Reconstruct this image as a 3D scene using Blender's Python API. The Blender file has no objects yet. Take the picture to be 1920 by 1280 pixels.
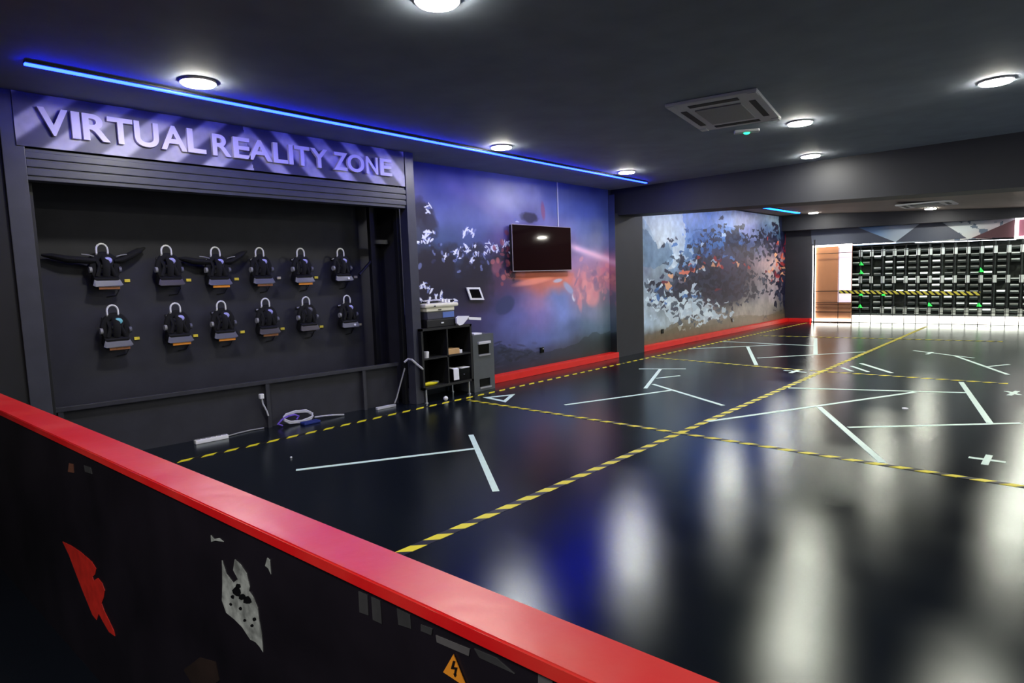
import bpy, bmesh, math, random
import numpy as np
from mathutils import Vector, Matrix
random.seed(7)
S = bpy.context.scene
COL = S.collection
PI = math.pi

# ------------------------------------------------------------------ camera, world, exposure
FPX, YAW, PITCH, ROLL, H = 1180.0, -0.73763, 0.0984, -0.0346, 1.5
ca, sa, cb, sb, cc, sc = math.cos(YAW), math.sin(YAW), math.cos(PITCH), math.sin(PITCH), math.cos(ROLL), math.sin(ROLL)
FWD = Vector((sa*cb, ca*cb, -sb)); R0 = Vector((ca, -sa, 0)); U0 = R0.cross(FWD)
RT = R0*cc + U0*sc; UP = U0*cc - R0*sc
cam = bpy.data.objects.new('camera', bpy.data.cameras.new('camera')); COL.objects.link(cam)
cam.matrix_world = Matrix(((RT.x, UP.x, -FWD.x, 0), (RT.y, UP.y, -FWD.y, 0), (RT.z, UP.z, -FWD.z, H), (0, 0, 0, 1)))
cam.data.sensor_width = 36; cam.data.lens = FPX/1920*36; cam.data.clip_start = 0.02; cam.data.clip_end = 200
S.camera = cam
W = bpy.data.worlds.new('world'); S.world = W; W.use_nodes = True
W.node_tree.nodes['Background'].inputs[0].default_value = (0.55, 0.6, 0.75, 1)
W.node_tree.nodes['Background'].inputs[1].default_value = 0.25
S.view_settings.view_transform = 'Standard'; S.view_settings.look = 'None'
S.view_settings.gamma = 1; S.view_settings.use_curve_mapping = False; S.view_settings.exposure = 0.0
def area(name, loc, aim, size, power, col):
    l = bpy.data.lights.new(name, 'AREA'); l.shape = 'RECTANGLE'; l.size, l.size_y = size; l.energy = power; l.color = col
    o = bpy.data.objects.new(name, l); COL.objects.link(o); o.location = loc
    o.rotation_euler = (Vector(aim) - Vector(loc)).to_track_quat('-Z', 'Y').to_euler(); return o
area('added_front_fill', (-1.0, -1.2, 2.98), (-1.0, -1.2, 0), (3.0, 0.8), 90, (1, 0.96, 0.92))  # added fill for the foreground; the lobby lamp is invented
area('added_side_fill', (4.9, 9.0, 1.7), (-2, 11.5, 1.8), (5.0, 2.2), 120, (0.85, 0.92, 1))  # added fill light out of view; the right wall has no such opening

# ------------------------------------------------------------------ where a sight line meets a plane of the room
def ray(px, py): return FWD + RT*((px-960)/FPX) - UP*((py-640)/FPX)
O = Vector((0, 0, H))
def onz(px, py, z=0.0): d = ray(px, py); return O + d*((z-H)/d.z)
def onx(px, py, x): d = ray(px, py); return O + d*(x/d.x)
def ony(px, py, y): d = ray(px, py); return O + d*(y/d.y)

# ------------------------------------------------------------------ colours and materials
def lin(c): return tuple(((v/255)/12.92 if v/255 <= .04045 else ((v/255+.055)/1.055)**2.4) for v in c)
MATS = {}
def mat(name, c, rough=.5, metal=0, spec=.5, var=0, scale=8, bump=0, emit=0, ecol=None, aniso=None):
    if name in MATS: return MATS[name]
    m = bpy.data.materials.new(name); m.use_nodes = True; nt = m.node_tree; b = nt.nodes['Principled BSDF']
    l = lin(c); b.inputs['Base Color'].default_value = (*l, 1)
    b.inputs['Roughness'].default_value = rough; b.inputs['Metallic'].default_value = metal
    b.inputs['Specular IOR Level'].default_value = spec
    if var or bump:
        tc = nt.nodes.new('ShaderNodeTexCoord'); n = nt.nodes.new('ShaderNodeTexNoise')
        n.inputs['Scale'].default_value = scale; n.inputs['Detail'].default_value = 5
        nt.links.new(tc.outputs['Object'], n.inputs['Vector'])
        if var:
            r = nt.nodes.new('ShaderNodeValToRGB'); r.color_ramp.elements[0].position = .3; r.color_ramp.elements[1].position = .7
            r.color_ramp.elements[0].color = (*[max(0, v*(1-var)) for v in l], 1); r.color_ramp.elements[1].color = (*[v*(1+var) for v in l], 1)
            nt.links.new(n.outputs['Fac'], r.inputs['Fac']); nt.links.new(r.outputs['Color'], b.inputs['Base Color'])
        if bump:
            bp = nt.nodes.new('ShaderNodeBump'); bp.inputs['Strength'].default_value = bump; bp.inputs['Distance'].default_value = .01
            nt.links.new(n.outputs['Fac'], bp.inputs['Height']); nt.links.new(bp.outputs['Normal'], b.inputs['Normal'])
    if emit:
        b.inputs['Emission Color'].default_value = (*(ecol or l), 1); b.inputs['Emission Strength'].default_value = emit
    MATS[name] = m; return m
def N(m, t, **k):
    n = m.node_tree.nodes.new(t)
    for a, v in k.items(): setattr(n, a, v)
    return n

M = {}
M['ceil'] = mat('ceiling_paint', (128, 138, 152), .75, var=.10, scale=3)
M['wall'] = mat('wall_black_paint', (34, 35, 43), .65, var=.15, scale=4)
M['recess'] = mat('recess_black_paint', (42, 42, 50), .7, var=.15, scale=6)
M['col'] = mat('column_paint', (30, 32, 41), .6, var=.1, scale=3)
M['frame'] = mat('black_steel', (62, 63, 74), .4, spec=.5, var=.1)
M['dark'] = mat('matte_black', (16, 16, 19), .55)
M['gloss'] = mat('gloss_black', (10, 10, 12), .15)
M['red'] = mat('red_kerb_paint', (228, 30, 24), .35, var=.06, scale=5)
M['white'] = mat('white_plastic', (243, 243, 245), .4)
M['cream'] = mat('cream_plastic', (232, 228, 210), .4)
M['grey'] = mat('grey_plastic', (95, 96, 108), .4)
M['steel'] = mat('brushed_steel', (190, 190, 195), .3, metal=.8)
M['silver'] = mat('pale_silver', (225, 235, 230), .4)
M['silver_dim'] = mat('dull_silver', (150, 156, 150), .45)
M['orange'] = mat('orange_label', (240, 150, 40), .5)
M['yellow'] = mat('yellow_tag', (250, 225, 70), .5)
M['lilac'] = mat('pale_lilac_plastic', (175, 175, 235), .35)
M['tape'] = mat('white_floor_tape', (215, 240, 232), .45, var=.05, scale=20)
M['scuff'] = mat('faded_tape', (140, 145, 145), .5, var=.2, scale=20)
M['device'] = mat('device_black', (44, 54, 50), .4, var=.35, scale=3)
M['bin'] = mat('bin_grey', (82, 86, 90), .45, var=.06)
M['foam'] = mat('black_foam', (14, 14, 16), .9)
M['paper'] = mat('paper', (240, 240, 250), .8)
M['card'] = mat('cardboard', (205, 165, 115), .8, var=.08)
M['yplastic'] = mat('yellow_plastic', (235, 220, 20), .4)
M['wood'] = mat('brown_board', (200, 138, 96), .5, var=.08, scale=2)
M['letter'] = mat('lilac_white_letter', (238, 230, 246), .45)
M['grille'] = mat('grey_grille', (150, 150, 152), .6)
M['slot'] = mat('slot_dark', (40, 40, 44), .7)
M['acwhite'] = mat('off_white_panel', (200, 200, 206), .5)
M['cable'] = mat('pale_cable', (200, 200, 210), .5)
M['bluecable'] = mat('blue_purple_cable', (110, 80, 200), .5)
M['bluebag'] = mat('blue_plastic', (16, 40, 120), .5)
M['lamp'] = mat('lamp_diffuser', (255, 255, 240), .5, emit=250, ecol=(1, .98, .86))
M['neon'] = mat('blue_neon', (20, 60, 255), .5, emit=1, ecol=(.18, .6, 48.0))
M['neon2'] = mat('cyan_neon', (20, 160, 255), .5, emit=1, ecol=(.05, 1.5, 12))
M['led'] = mat('white_led_panel', (255, 250, 235), .5, emit=3.2, ecol=(1, .97, .88))
M['ledstrong'] = mat('white_led_frame', (255, 250, 235), .5, emit=6, ecol=(1, .98, .95))
M['ledstrip'] = mat('cool_led_strip', (230, 230, 255), .5, emit=9, ecol=(.85, .9, 1))
M['green'] = mat('green_led', (30, 255, 80), .5, emit=1.2, ecol=(.05, 1, .12))
M['green2'] = mat('green_standby_led', (30, 255, 140), .5, emit=4, ecol=(.02, 1, .35))
M['mauve'] = mat('mauve_poster', (150, 90, 110), .5, emit=.35, ecol=lin((150, 90, 110)))
M['pinkposter'] = mat('pale_lit_poster', (235, 215, 225), .5, emit=.9, ecol=lin((235, 215, 225)))

def floor_mat():
    m = mat('black_epoxy_floor', (17, 19, 30), .2); nt = m.node_tree; b = nt.nodes['Principled BSDF']; L = nt.links.new
    tc = N(m, 'ShaderNodeTexCoord'); n = N(m, 'ShaderNodeTexNoise'); n.inputs['Scale'].default_value = .9; n.inputs['Detail'].default_value = 6
    mp = N(m, 'ShaderNodeMapping'); mp.inputs['Scale'].default_value = (1.0, 2.2, 1); mp.inputs['Rotation'].default_value = (0, 0, .4)
    L(tc.outputs['Object'], mp.inputs['Vector']); L(mp.outputs[0], n.inputs['Vector'])
    r = N(m, 'ShaderNodeMapRange'); r.inputs['From Min'].default_value = .3; r.inputs['From Max'].default_value = .7
    r.inputs['To Min'].default_value = .225; r.inputs['To Max'].default_value = .255
    L(n.outputs['Fac'], r.inputs['Value']); L(r.outputs[0], b.inputs['Roughness'])
    c = N(m, 'ShaderNodeValToRGB'); c.color_ramp.elements[0].color = (*lin((14, 17, 25)), 1); c.color_ramp.elements[1].color = (*lin((23, 28, 36)), 1)
    L(n.outputs['Fac'], c.inputs['Fac']); L(c.outputs[0], b.inputs['Base Color'])
    n2 = N(m, 'ShaderNodeTexNoise'); n2.inputs['Scale'].default_value = 1.3; n2.inputs['Detail'].default_value = 1
    L(tc.outputs['Object'], n2.inputs['Vector'])
    bp = N(m, 'ShaderNodeBump'); bp.inputs['Strength'].default_value = .10; bp.inputs['Distance'].default_value = .01
    L(n2.outputs['Fac'], bp.inputs['Height']); L(bp.outputs[0], b.inputs['Normal'])
    df = N(m, 'ShaderNodeBsdfDiffuse'); gl = N(m, 'ShaderNodeBsdfAnisotropic', distribution='BECKMANN'); fr = N(m, 'ShaderNodeFresnel'); mx = N(m, 'ShaderNodeMixShader')
    gl.inputs['Color'].default_value = (.87, .93, .90, 1); fr.inputs['IOR'].default_value = 1.44
    L(c.outputs[0], df.inputs['Color']); L(r.outputs[0], gl.inputs['Roughness'])
    for q_ in (df, gl, fr): L(bp.outputs[0], q_.inputs['Normal'])
    L(fr.outputs[0], mx.inputs[0]); L(df.outputs[0], mx.inputs[1]); L(gl.outputs[0], mx.inputs[2])
    out = nt.nodes['Material Output']; L(mx.outputs[0], out.inputs['Surface']); nt.nodes.remove(b)
    return m
M['floor'] = floor_mat()

def hazard_mat(name, period, yellow=(235, 220, 40), op='SUBTRACT'):
    m = mat(name, yellow, .45); nt = m.node_tree; b = nt.nodes['Principled BSDF']; L = nt.links.new
    uv = N(m, 'ShaderNodeUVMap'); sep = N(m, 'ShaderNodeSeparateXYZ'); L(uv.outputs[0], sep.inputs[0])
    a = N(m, 'ShaderNodeMath', operation=op); L(sep.outputs[0], a.inputs[0]); L(sep.outputs[1], a.inputs[1])
    d = N(m, 'ShaderNodeMath', operation='DIVIDE'); L(a.outputs[0], d.inputs[0]); d.inputs[1].default_value = period
    f = N(m, 'ShaderNodeMath', operation='FRACT'); L(d.outputs[0], f.inputs[0])
    g = N(m, 'ShaderNodeMath', operation='GREATER_THAN'); L(f.outputs[0], g.inputs[0]); g.inputs[1].default_value = .45
    mx = N(m, 'ShaderNodeMix', data_type='RGBA'); L(g.outputs[0], mx.inputs['Factor'])
    mx.inputs['A'].default_value = (*lin((9, 9, 11)), 1); mx.inputs['B'].default_value = (*lin(yellow), 1)
    L(mx.outputs['Result'], b.inputs['Base Color']); return m
M['hazard'] = hazard_mat('yellow_black_hazard_tape', .165)
M['hazard_long'] = hazard_mat('yellow_black_hazard_tape_long', .205)
M['hazard_mid'] = hazard_mat('yellow_black_hazard_tape_middle', .205, op='ADD')

def vcol_mat(name, rough=.4, spec=.5):
    m = mat(name, (128, 128, 128), rough, spec=spec); a = N(m, 'ShaderNodeVertexColor'); a.layer_name = 'Col'
    m.node_tree.links.new(a.outputs['Color'], m.node_tree.nodes['Principled BSDF'].inputs['Base Color']); return m
M['mural'] = vcol_mat('printed_mural', .38); M['print'] = vcol_mat('printed_sign_board', .45)

def cap_mat():
    m = mat('red_painted_cap', (222, 26, 26), .3); nt = m.node_tree; b = nt.nodes['Principled BSDF']; L = nt.links.new
    tc = N(m, 'ShaderNodeTexCoord'); n = N(m, 'ShaderNodeTexNoise'); b.inputs['Specular IOR Level'].default_value = .8; n.inputs['Scale'].default_value = 3.5; n.inputs['Detail'].default_value = 7
    L(tc.outputs['Object'], n.inputs['Vector'])
    r = N(m, 'ShaderNodeValToRGB'); r.color_ramp.elements[0].position = .45; r.color_ramp.elements[1].position = .72
    r.color_ramp.elements[0].color = (*lin((225, 22, 26)), 1); r.color_ramp.elements[1].color = (*lin((228, 60, 50)), 1)
    L(n.outputs['Fac'], r.inputs['Fac']); L(r.outputs[0], b.inputs['Base Color'])
    n2 = N(m, 'ShaderNodeTexNoise'); n2.inputs['Scale'].default_value = 9; n2.inputs['Detail'].default_value = 4
    L(tc.outputs['Object'], n2.inputs['Vector'])
    bp = N(m, 'ShaderNodeBump'); bp.inputs['Strength'].default_value = .35; bp.inputs['Distance'].default_value = .008
    L(n2.outputs['Fac'], bp.inputs['Height']); L(bp.outputs[0], b.inputs['Normal'])
    mr = N(m, 'ShaderNodeMapRange'); mr.inputs['To Min'].default_value = .28; mr.inputs['To Max'].default_value = .42
    L(n.outputs['Fac'], mr.inputs['Value']); L(mr.outputs[0], b.inputs['Roughness']); return m
M['cap'] = cap_mat()

# ------------------------------------------------------------------ mesh builder
class MB:
    def __init__(s): s.bm = bmesh.new()
    def box(s, a, b, bev=0, rot=None, piv=None):
        a, b = Vector(a), Vector(b); lo = [min(a[i], b[i]) for i in range(3)]; hi = [max(a[i], b[i]) for i in range(3)]
        g = bmesh.ops.create_cube(s.bm, size=1)['verts']
        for v in g: v.co = Vector([lo[i] + (v.co[i]+.5)*(hi[i]-lo[i]) for i in range(3)])
        if bev:
            es = list({e for v in g for e in v.link_edges})
            r = bmesh.ops.bevel(s.bm, geom=es, offset=bev, segments=2, affect='EDGES', profile=.6)
            g = list({v for f in r['faces'] for v in f.verts} | {v for v in g if v.is_valid})
        if rot:
            c = Vector(piv) if piv else Vector([(lo[i]+hi[i])/2 for i in range(3)])
            for v in g: v.co = c + rot @ (v.co - c)
        return s
    def hexa(s, p):   # 8 corners: bottom loop 4, top loop 4
        v = [s.bm.verts.new(q) for q in p]
        for f in ((3,2,1,0),(4,5,6,7),(0,1,5,4),(1,2,6,5),(2,3,7,6),(3,0,4,7)): s.bm.faces.new([v[i] for i in f])
        bmesh.ops.recalc_face_normals(s.bm, faces=s.bm.faces); return s
    def prism(s, pts, d):   # polygon pts (3D, planar) extruded by vector d
        d = Vector(d); a = [s.bm.verts.new(p) for p in pts]; b = [s.bm.verts.new(Vector(p)+d) for p in pts]; n = len(pts)
        s.bm.faces.new(a[::-1]); s.bm.faces.new(b)
        for i in range(n): s.bm.faces.new((a[i], a[(i+1) % n], b[(i+1) % n], b[i]))
        bmesh.ops.recalc_face_normals(s.bm, faces=s.bm.faces); return s
    def tube(s, pts, r, n=8, closed=False, flat=1.0):
        pts = [Vector(p) for p in pts]; m = len(pts); rs = r if isinstance(r, (list, tuple)) else [r]*m; rings = []
        up = Vector((0, 0, 1)); prev = None
        for i, p in enumerate(pts):
            t = (pts[(i+1) % m] - pts[i-1]) if closed else (pts[min(i+1, m-1)] - pts[max(i-1, 0)])
            t.normalize()
            if prev is None:
                x = t.cross(up)
                if x.length < .05: x = t.cross(Vector((0, 1, 0)))
            else: x = prev - t*prev.dot(t)
            x.normalize(); prev = x; y = t.cross(x)
            rings.append([s.bm.verts.new(p + x*rs[i]*math.cos(2*PI*k/n) + y*rs[i]*flat*math.sin(2*PI*k/n)) for k in range(n)])
        for i in range(m if closed else m-1):
            A, B = rings[i], rings[(i+1) % m]
            for k in range(n): s.bm.faces.new((A[k], A[(k+1) % n], B[(k+1) % n], B[k]))
        if not closed: s.bm.faces.new(rings[0][::-1]); s.bm.faces.new(rings[-1])
        return s
    def cyl(s, c, r, h, n=32, axis='z', r2=None):
        c = Vector(c); g = bmesh.ops.create_cone(s.bm, cap_ends=True, segments=n, radius1=r, radius2=r if r2 is None else r2, depth=h)['verts']
        rot = {'z': Matrix.Identity(3), 'x': Matrix.Rotation(PI/2, 3, 'Y'), 'y': Matrix.Rotation(PI/2, 3, 'X')}[axis]
        for v in g: v.co = c + rot @ v.co
        return s
    def ball(s, c, r, sc=(1, 1, 1)):
        g = bmesh.ops.create_uvsphere(s.bm, u_segments=20, v_segments=12, radius=r)['verts']
        for v in g: v.co = Vector([c[i] + v.co[i]*sc[i] for i in range(3)])
        return s
    def build(s, name, m, parent=None, origin=(0, 0, 0), smooth=False, **props):
        me = bpy.data.meshes.new(name); bmesh.ops.recalc_face_normals(s.bm, faces=s.bm.faces)
        o = Vector(origin)
        for v in s.bm.verts: v.co -= o
        s.bm.to_mesh(me); s.bm.free(); me.materials.append(m)
        if smooth:
            for p in me.polygons: p.use_smooth = True
            try: me.set_sharp_from_angle(angle=.7)
            except Exception: pass
        ob = bpy.data.objects.new(name, me); COL.objects.link(ob)
        if parent: ob.parent = parent
        ob.location = o
        for k, v in props.items(): ob[k] = v
        return ob
def tag(o, label, cat, group=None, kind=None):
    o['label'] = label; o['category'] = cat
    if group: o['group'] = group
    if kind: o['kind'] = kind
    return o
def thing(name, loc, label, cat, group=None, rz=0):
    o = bpy.data.objects.new(name, None); COL.objects.link(o); o.location = loc; o.rotation_euler = (0, 0, rz)
    o.empty_display_size = .1; return tag(o, label, cat, group)
def copy_tree(o, parent=None):
    c = o.copy(); COL.objects.link(c); c.parent = parent
    for ch in list(o.children): copy_tree(ch, c)
    return c
def struct(name, mb, m): return mb.build(name, m, kind='structure')
def arc(c, r, a0, a1, n, f): return [f(c, r, a0+(a1-a0)*i/n) for i in range(n+1)]

def color_grid(name, P, Q, cols, m, parent=None, depth=(0, 0, 0), **props):
    """a printed board: P(u,v)->point, cols[nv,nu,3] linear colours; with a backing of real thickness"""
    nv, nu = cols.shape[:2]
    vs = [P(i/nu, j/nv) for j in range(nv+1) for i in range(nu+1)]; d = Vector(depth); k = len(vs)
    fs = [(j*(nu+1)+i, j*(nu+1)+i+1, (j+1)*(nu+1)+i+1, (j+1)*(nu+1)+i) for j in range(nv) for i in range(nu)]
    cor = [0, nu, (nv+1)*(nu+1)-1, nv*(nu+1)]
    vs += [Vector(vs[c]) + d for c in cor]
    fs += [(k, k+3, k+2, k+1)] + [(cor[i], k+i, k+(i+1) % 4, cor[(i+1) % 4]) for i in range(4)]
    me = bpy.data.meshes.new(name); me.from_pydata(vs, [], fs)
    ca_ = me.color_attributes.new('Col', 'FLOAT_COLOR', 'CORNER')
    arr = np.ones((len(me.loops), 4), np.float32); arr[:, :3] = .02
    arr[:nu*nv*4, :3] = np.repeat(cols.reshape(-1, 3), 4, axis=0)
    ca_.data.foreach_set('color', arr.ravel()); me.materials.append(m)
    o = bpy.data.objects.new(name, me); COL.objects.link(o)
    if parent: o.parent = parent
    for a, b in props.items(): o[a] = b
    return o

# ------------------------------------------------------------------ room shell
ZC = 3.05; XW = -6.45; YF = 19.0
struct('floor', MB().box((-8, -5, -.1), (5.2, 20.6, 0)), M['floor'])
struct('ceiling', MB().box((-8, -5, ZC), (5.2, 10.0, ZC+.12)), M['ceil'])
def zc2(x): return 3.03 - .06*max(0, min(5, x+6.0))
mb = MB(); mb.hexa([(-8, 10.0, zc2(-6)), (-6, 10.0, zc2(-6)), (-6, 20, zc2(-6)), (-8, 20, zc2(-6))] + [(-8, 10.0, 3.3), (-6, 10.0, 3.3), (-6, 20, 3.3), (-8, 20, 3.3)])
mb.hexa([(-6, 10.0, zc2(-6)), (-1, 10.0, zc2(-1)), (-1, 20, zc2(-1)), (-6, 20, zc2(-6))] + [(-6, 10.0, 3.3), (-1, 10.0, 3.3), (-1, 20, 3.3), (-6, 20, 3.3)])
mb.hexa([(-1, 10.0, zc2(-1)), (5.2, 10.0, zc2(-1)), (5.2, 20, zc2(-1)), (-1, 20, zc2(-1))] + [(-1, 10.0, 3.3), (5.2, 10.0, 3.3), (5.2, 20, 3.3), (-1, 20, 3.3)])
struct('ceiling_far_bay', mb, mat('far_ceiling_warm_tint', (120, 108, 104), .7, var=.08, scale=2))  # warm brown base colour stands in for light from the far LEDs
# tapering cross beam between the two bays
mb = MB(); zb = lambda x: 2.575 - .054*(x+6.1)
mb.hexa([(XW, 9.9, zb(XW)), (5.1, 9.9, zb(.8)), (5.1, 10.5, zb(.8)), (XW, 10.5, zb(XW)), (XW, 9.9, ZC+.1), (5.1, 9.9, ZC+.1), (5.1, 10.5, ZC+.1), (XW, 10.5, ZC+.1)])
struct('trim_1', mb, M['col'])
struct('wall_column', MB().box((XW, onx(1158, 668, -6.3).y, 0), (-6.3, onx(1208, 655, -6.3).y, 2.62)), M['col'])
OY0, OY1, XO = 1.19, 4.86, -6.06          # opening of the headset recess
struct('wall_left', MB().box((XW-.1, 5.0, 0), (XW, 20, ZC)), M['wall'])
struct('wall_left_near', MB().box((XO-.1, -5, 0), (XO, OY0-.14, ZC)), mat('wall_near_black', (24, 24, 29), .7, var=.1))
struct('wall_recess', MB().box((-6.86, OY0-.1, 0), (-6.78, 5.1, ZC)).box((-6.86, OY0-.14, 0), (XO-.1, OY0-.08, ZC)).box((-6.86, OY1+.13, 0), (XW, OY1+.19, ZC))
       .box((-6.8, OY0-.1, 2.5), (XO-.12, OY1+.14, 2.54)), M['recess'])
struct('wall_right', MB().box((5.05, -5, 0), (5.2, 20, 3.3)), M['wall'])
struct('wall_back', MB().box((-8, -5.1, 0), (5.2, -5, 3.3)), M['wall'])
struct('wall_far', MB().box((-8, YF+.62, 0), (5.2, YF+.7, 3.3)).box((XW-.1, YF, 0), (-5.68, YF+.1, 3.2)).box((-5.68, YF, 2.6), (5.1, YF+.1, 3.2)), M['wall'])
struct('trim_2', MB().hexa([(XW, 18.45, 2.99), (5.05, 18.45, 2.66), (5.05, 19, 2.66), (XW, 19, 2.99)][:0] or
       [(XW, 18.7, 2.60), (5.05, 18.7, 2.40), (5.05, 19.0, 2.40), (XW, 19.0, 2.60), (XW, 18.7, 3.2), (5.05, 18.7, 3.2), (5.05, 19.0, 3.2), (XW, 19.0, 3.2)]), M['wall'])
# grey posts and header of the recess opening
struct('trim_3', MB().box((XO-.12, OY1, 0), (XO+.02, OY1+.13, ZC), .004), M['frame'])
struct('trim_4', MB().box((XO-.12, OY0-.14, 0), (XO+.02, OY0, ZC), .004), M['frame'])
struct('baseboard_left', MB().box((XW, 6.25, 0), (-6.28, onx(1158, 668, -6.3).y+.02, .10), .006).box((XW, onx(1208, 655, -6.3).y, 0), (-6.30, YF, .10), .006), M['red'])
struct('baseboard_far', MB().box((-6.30, YF-.14, 0), (-5.70, YF, .10), .006), M['red'])

# ------------------------------------------------------------------ murals (printed colour fields)
def interp_grid(xs, zs, tab, X, Z):
    xs = np.array(xs, float); zs = np.array(zs, float); T = np.array(tab, float)
    fx = np.interp(X, xs, np.arange(len(xs))); fz = np.interp(-Z, -zs, np.arange(len(zs)))
    ix = np.clip(fx.astype(int), 0, len(xs)-2); iz = np.clip(fz.astype(int), 0, len(zs)-2)
    tx = fx-ix; tz = fz-iz; tx = tx*tx*(3-2*tx); tz = tz*tz*(3-2*tz); tx = tx[..., None]; tz = tz[..., None]
    return (T[iz, ix]*(1-tx)+T[iz, ix+1]*tx)*(1-tz) + (T[iz+1, ix]*(1-tx)+T[iz+1, ix+1]*tx)*tz
def slin(A): A = np.clip(A, 0, 255)/255; return np.where(A <= .04045, A/12.92, ((A+.055)/1.055)**2.4)
rng = np.random.default_rng(3)
def vnoise(U, V, s, seed):
    r = np.random.default_rng(seed).random((64, 64)); u = U*s; v = V*s; iu = np.floor(u).astype(int); iv = np.floor(v).astype(int)
    fu = u-iu; fv = v-iv; fu = fu*fu*(3-2*fu); fv = fv*fv*(3-2*fv); g = lambda a, b: r[a % 64, b % 64]
    return (g(iu, iv)*(1-fu)+g(iu+1, iv)*fu)*(1-fv) + (g(iu, iv+1)*(1-fu)+g(iu+1, iv+1)*fu)*fv
def fbm(U, V, s, seed): return sum(vnoise(U, V, s*2**k, seed+k)/2**k for k in range(4))/1.875

# near mural
Y0, Y1 = 5.05, onx(1158, 668, -6.3).y
nu, nv = 440, 280
yy = Y0+(Y1-Y0)*(np.arange(nu)+.5)/nu; zz = ZC*(np.arange(nv)+.5)/nv; YY, ZZ = np.meshgrid(yy, zz)
cx = [775, 830, 890, 950, 1000, 1050, 1100, 1145]
ys = [onx(x, 500, XW).y for x in cx]
rows = [
 [(70,75,120),(70,75,125),(80,85,130),(120,125,150),(120,125,150),(85,95,135),(70,80,125),(60,70,120)],
 [(105,105,150),(80,88,145),(85,92,150),(160,163,185),(150,153,180),(90,102,150),(80,95,150),(75,90,145)],
 [(75,78,92),(90,100,150),(95,105,155),(130,135,170),(110,110,155),(110,110,150),(95,110,155),(95,110,155)],
 [(62,62,70),(75,90,130),(80,92,140),(100,85,135),(80,60,95),(120,100,140),(110,115,150),(115,120,160)],
 [(60,65,80),(60,75,110),(65,80,118),(60,50,75),(60,40,60),(140,110,150),(165,132,165),(195,130,155)],
 [(50,50,65),(45,42,55),(50,45,60),(90,65,95),(190,110,95),(200,120,105),(180,120,140),(170,115,130)],
 [(45,48,75),(45,45,65),(60,50,70),(75,75,120),(150,120,160),(110,125,175),(165,125,140),(130,125,145)],
 [(45,50,80),(50,45,70),(70,65,105),(90,95,150),(120,110,165),(115,130,185),(125,130,160),(115,130,140)],
 [(45,50,75),(50,48,75),(65,65,105),(80,85,130),(95,105,160),(95,110,155),(95,115,140),(90,110,120)],
 [(40,45,60),(45,48,70),(60,65,90),(65,70,100),(70,75,105),(75,80,100),(70,80,90),(55,65,70)],
 [(35,40,50),(40,45,60),(55,60,80),(55,60,80),(60,65,80),(60,65,75),(55,65,65),(50,58,60)]]
zr = [3.0, 2.7, 2.4, 2.1, 1.8, 1.5, 1.2, .9, .6, .3, 0.0]
wy = (fbm(YY, ZZ, 1.6, 11)-.5)*.9; wz = (fbm(YY, ZZ, 1.6, 31)-.5)*.5
A = interp_grid(ys, zr, rows, YY+wy*.6, ZZ+wz*.6)
A *= (.86+.28*fbm(YY, ZZ, 3.0, 51))[..., None]
def ell(A, px, py, a, b, rot, col, w=1., X=XW, soft=.25):
    p = onx(px, py, X); dy, dz = YY-p.y, ZZ-p.z; c_, s_ = math.cos(rot), math.sin(rot)
    q = ((dy*c_+dz*s_)/a)**2 + ((-dy*s_+dz*c_)/b)**2
    k = np.clip((1+soft-q)/(2*soft), 0, 1)*w; return A*(1-k[..., None]) + np.array(col, float)*k[..., None]
def streak(A, p0, p1, wid, col, w):
    a, b = onx(*p0, XW), onx(*p1, XW); d = np.array([b.y-a.y, b.z-a.z]); L_ = np.hypot(*d); d /= L_
    t = (YY-a.y)*d[0]+(ZZ-a.z)*d[1]; n = -(YY-a.y)*d[1]+(ZZ-a.z)*d[0]
    k = np.exp(-(n/wid)**2)*np.clip(t/.3+.5, 0, 1)*np.clip((L_-t)/.3+.5, 0, 1)*w; return A*(1-k[..., None])+np.array(col, float)*k[..., None]
A = streak(A, (1070, 462), (1155, 492), .06, (245, 200, 220), .85)
A = streak(A, (830, 340), (960, 412), .12, (120, 110, 165), .5)
A = ell(A, 935, 335, .55, .42, 0, (165, 168, 190), .55, soft=.9)
dark = fbm(YY, ZZ, 5.0, 71)
for (px, py, a, b) in ((785, 395, .14, .22), (800, 415, .16, .25), (840, 505, .8, .28), (870, 495, .9, .12), (820, 520, .6, .3), (960, 480, .22, .3), (990, 407, .22, .07), (895, 520, .3, .35)):
    p = onx(px, py, XW); k = np.clip(1.4-((YY-p.y)/a)**2-((ZZ-p.z)/b)**2 + (dark-.5)*3, 0, 1)*.75
    A = A*(1-k[..., None]) + np.array((46, 42, 54.))*k[..., None]
A = ell(A, 946, 572, .22, .13, .3, (58, 64, 100), .8); A = ell(A, 1010, 516, .75, .07, 0, (205, 105, 75), .8, soft=.6)
A = ell(A, 1000, 527, .45, .05, .1, (235, 150, 130), .7, soft=.6)
for (px, py, a, b, r, c) in ((975, 500, .1, .16, .4, (205, 120, 120)), (930, 500, .12, .1, .8, (150, 95, 110)), (1017, 395, .05, .14, .1, (150, 90, 110)), (1100, 530, .14, .3, .2, (215, 145, 150)), (1110, 555, .2, .18, 0, (220, 150, 155)), (1125, 510, .2, .06, .4, (210, 130, 150)), (1085, 560, .07, .22, .2, (210, 145, 155)), (1075, 557, .05, .07, .3, (235, 240, 245)), (1045, 526, .12, .03, .1, (170, 190, 215)), (1065, 540, .16, .06, -.6, (150, 170, 205))):
    A = ell(A, px, py, a, b, r, c, .75, soft=.5)
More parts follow.
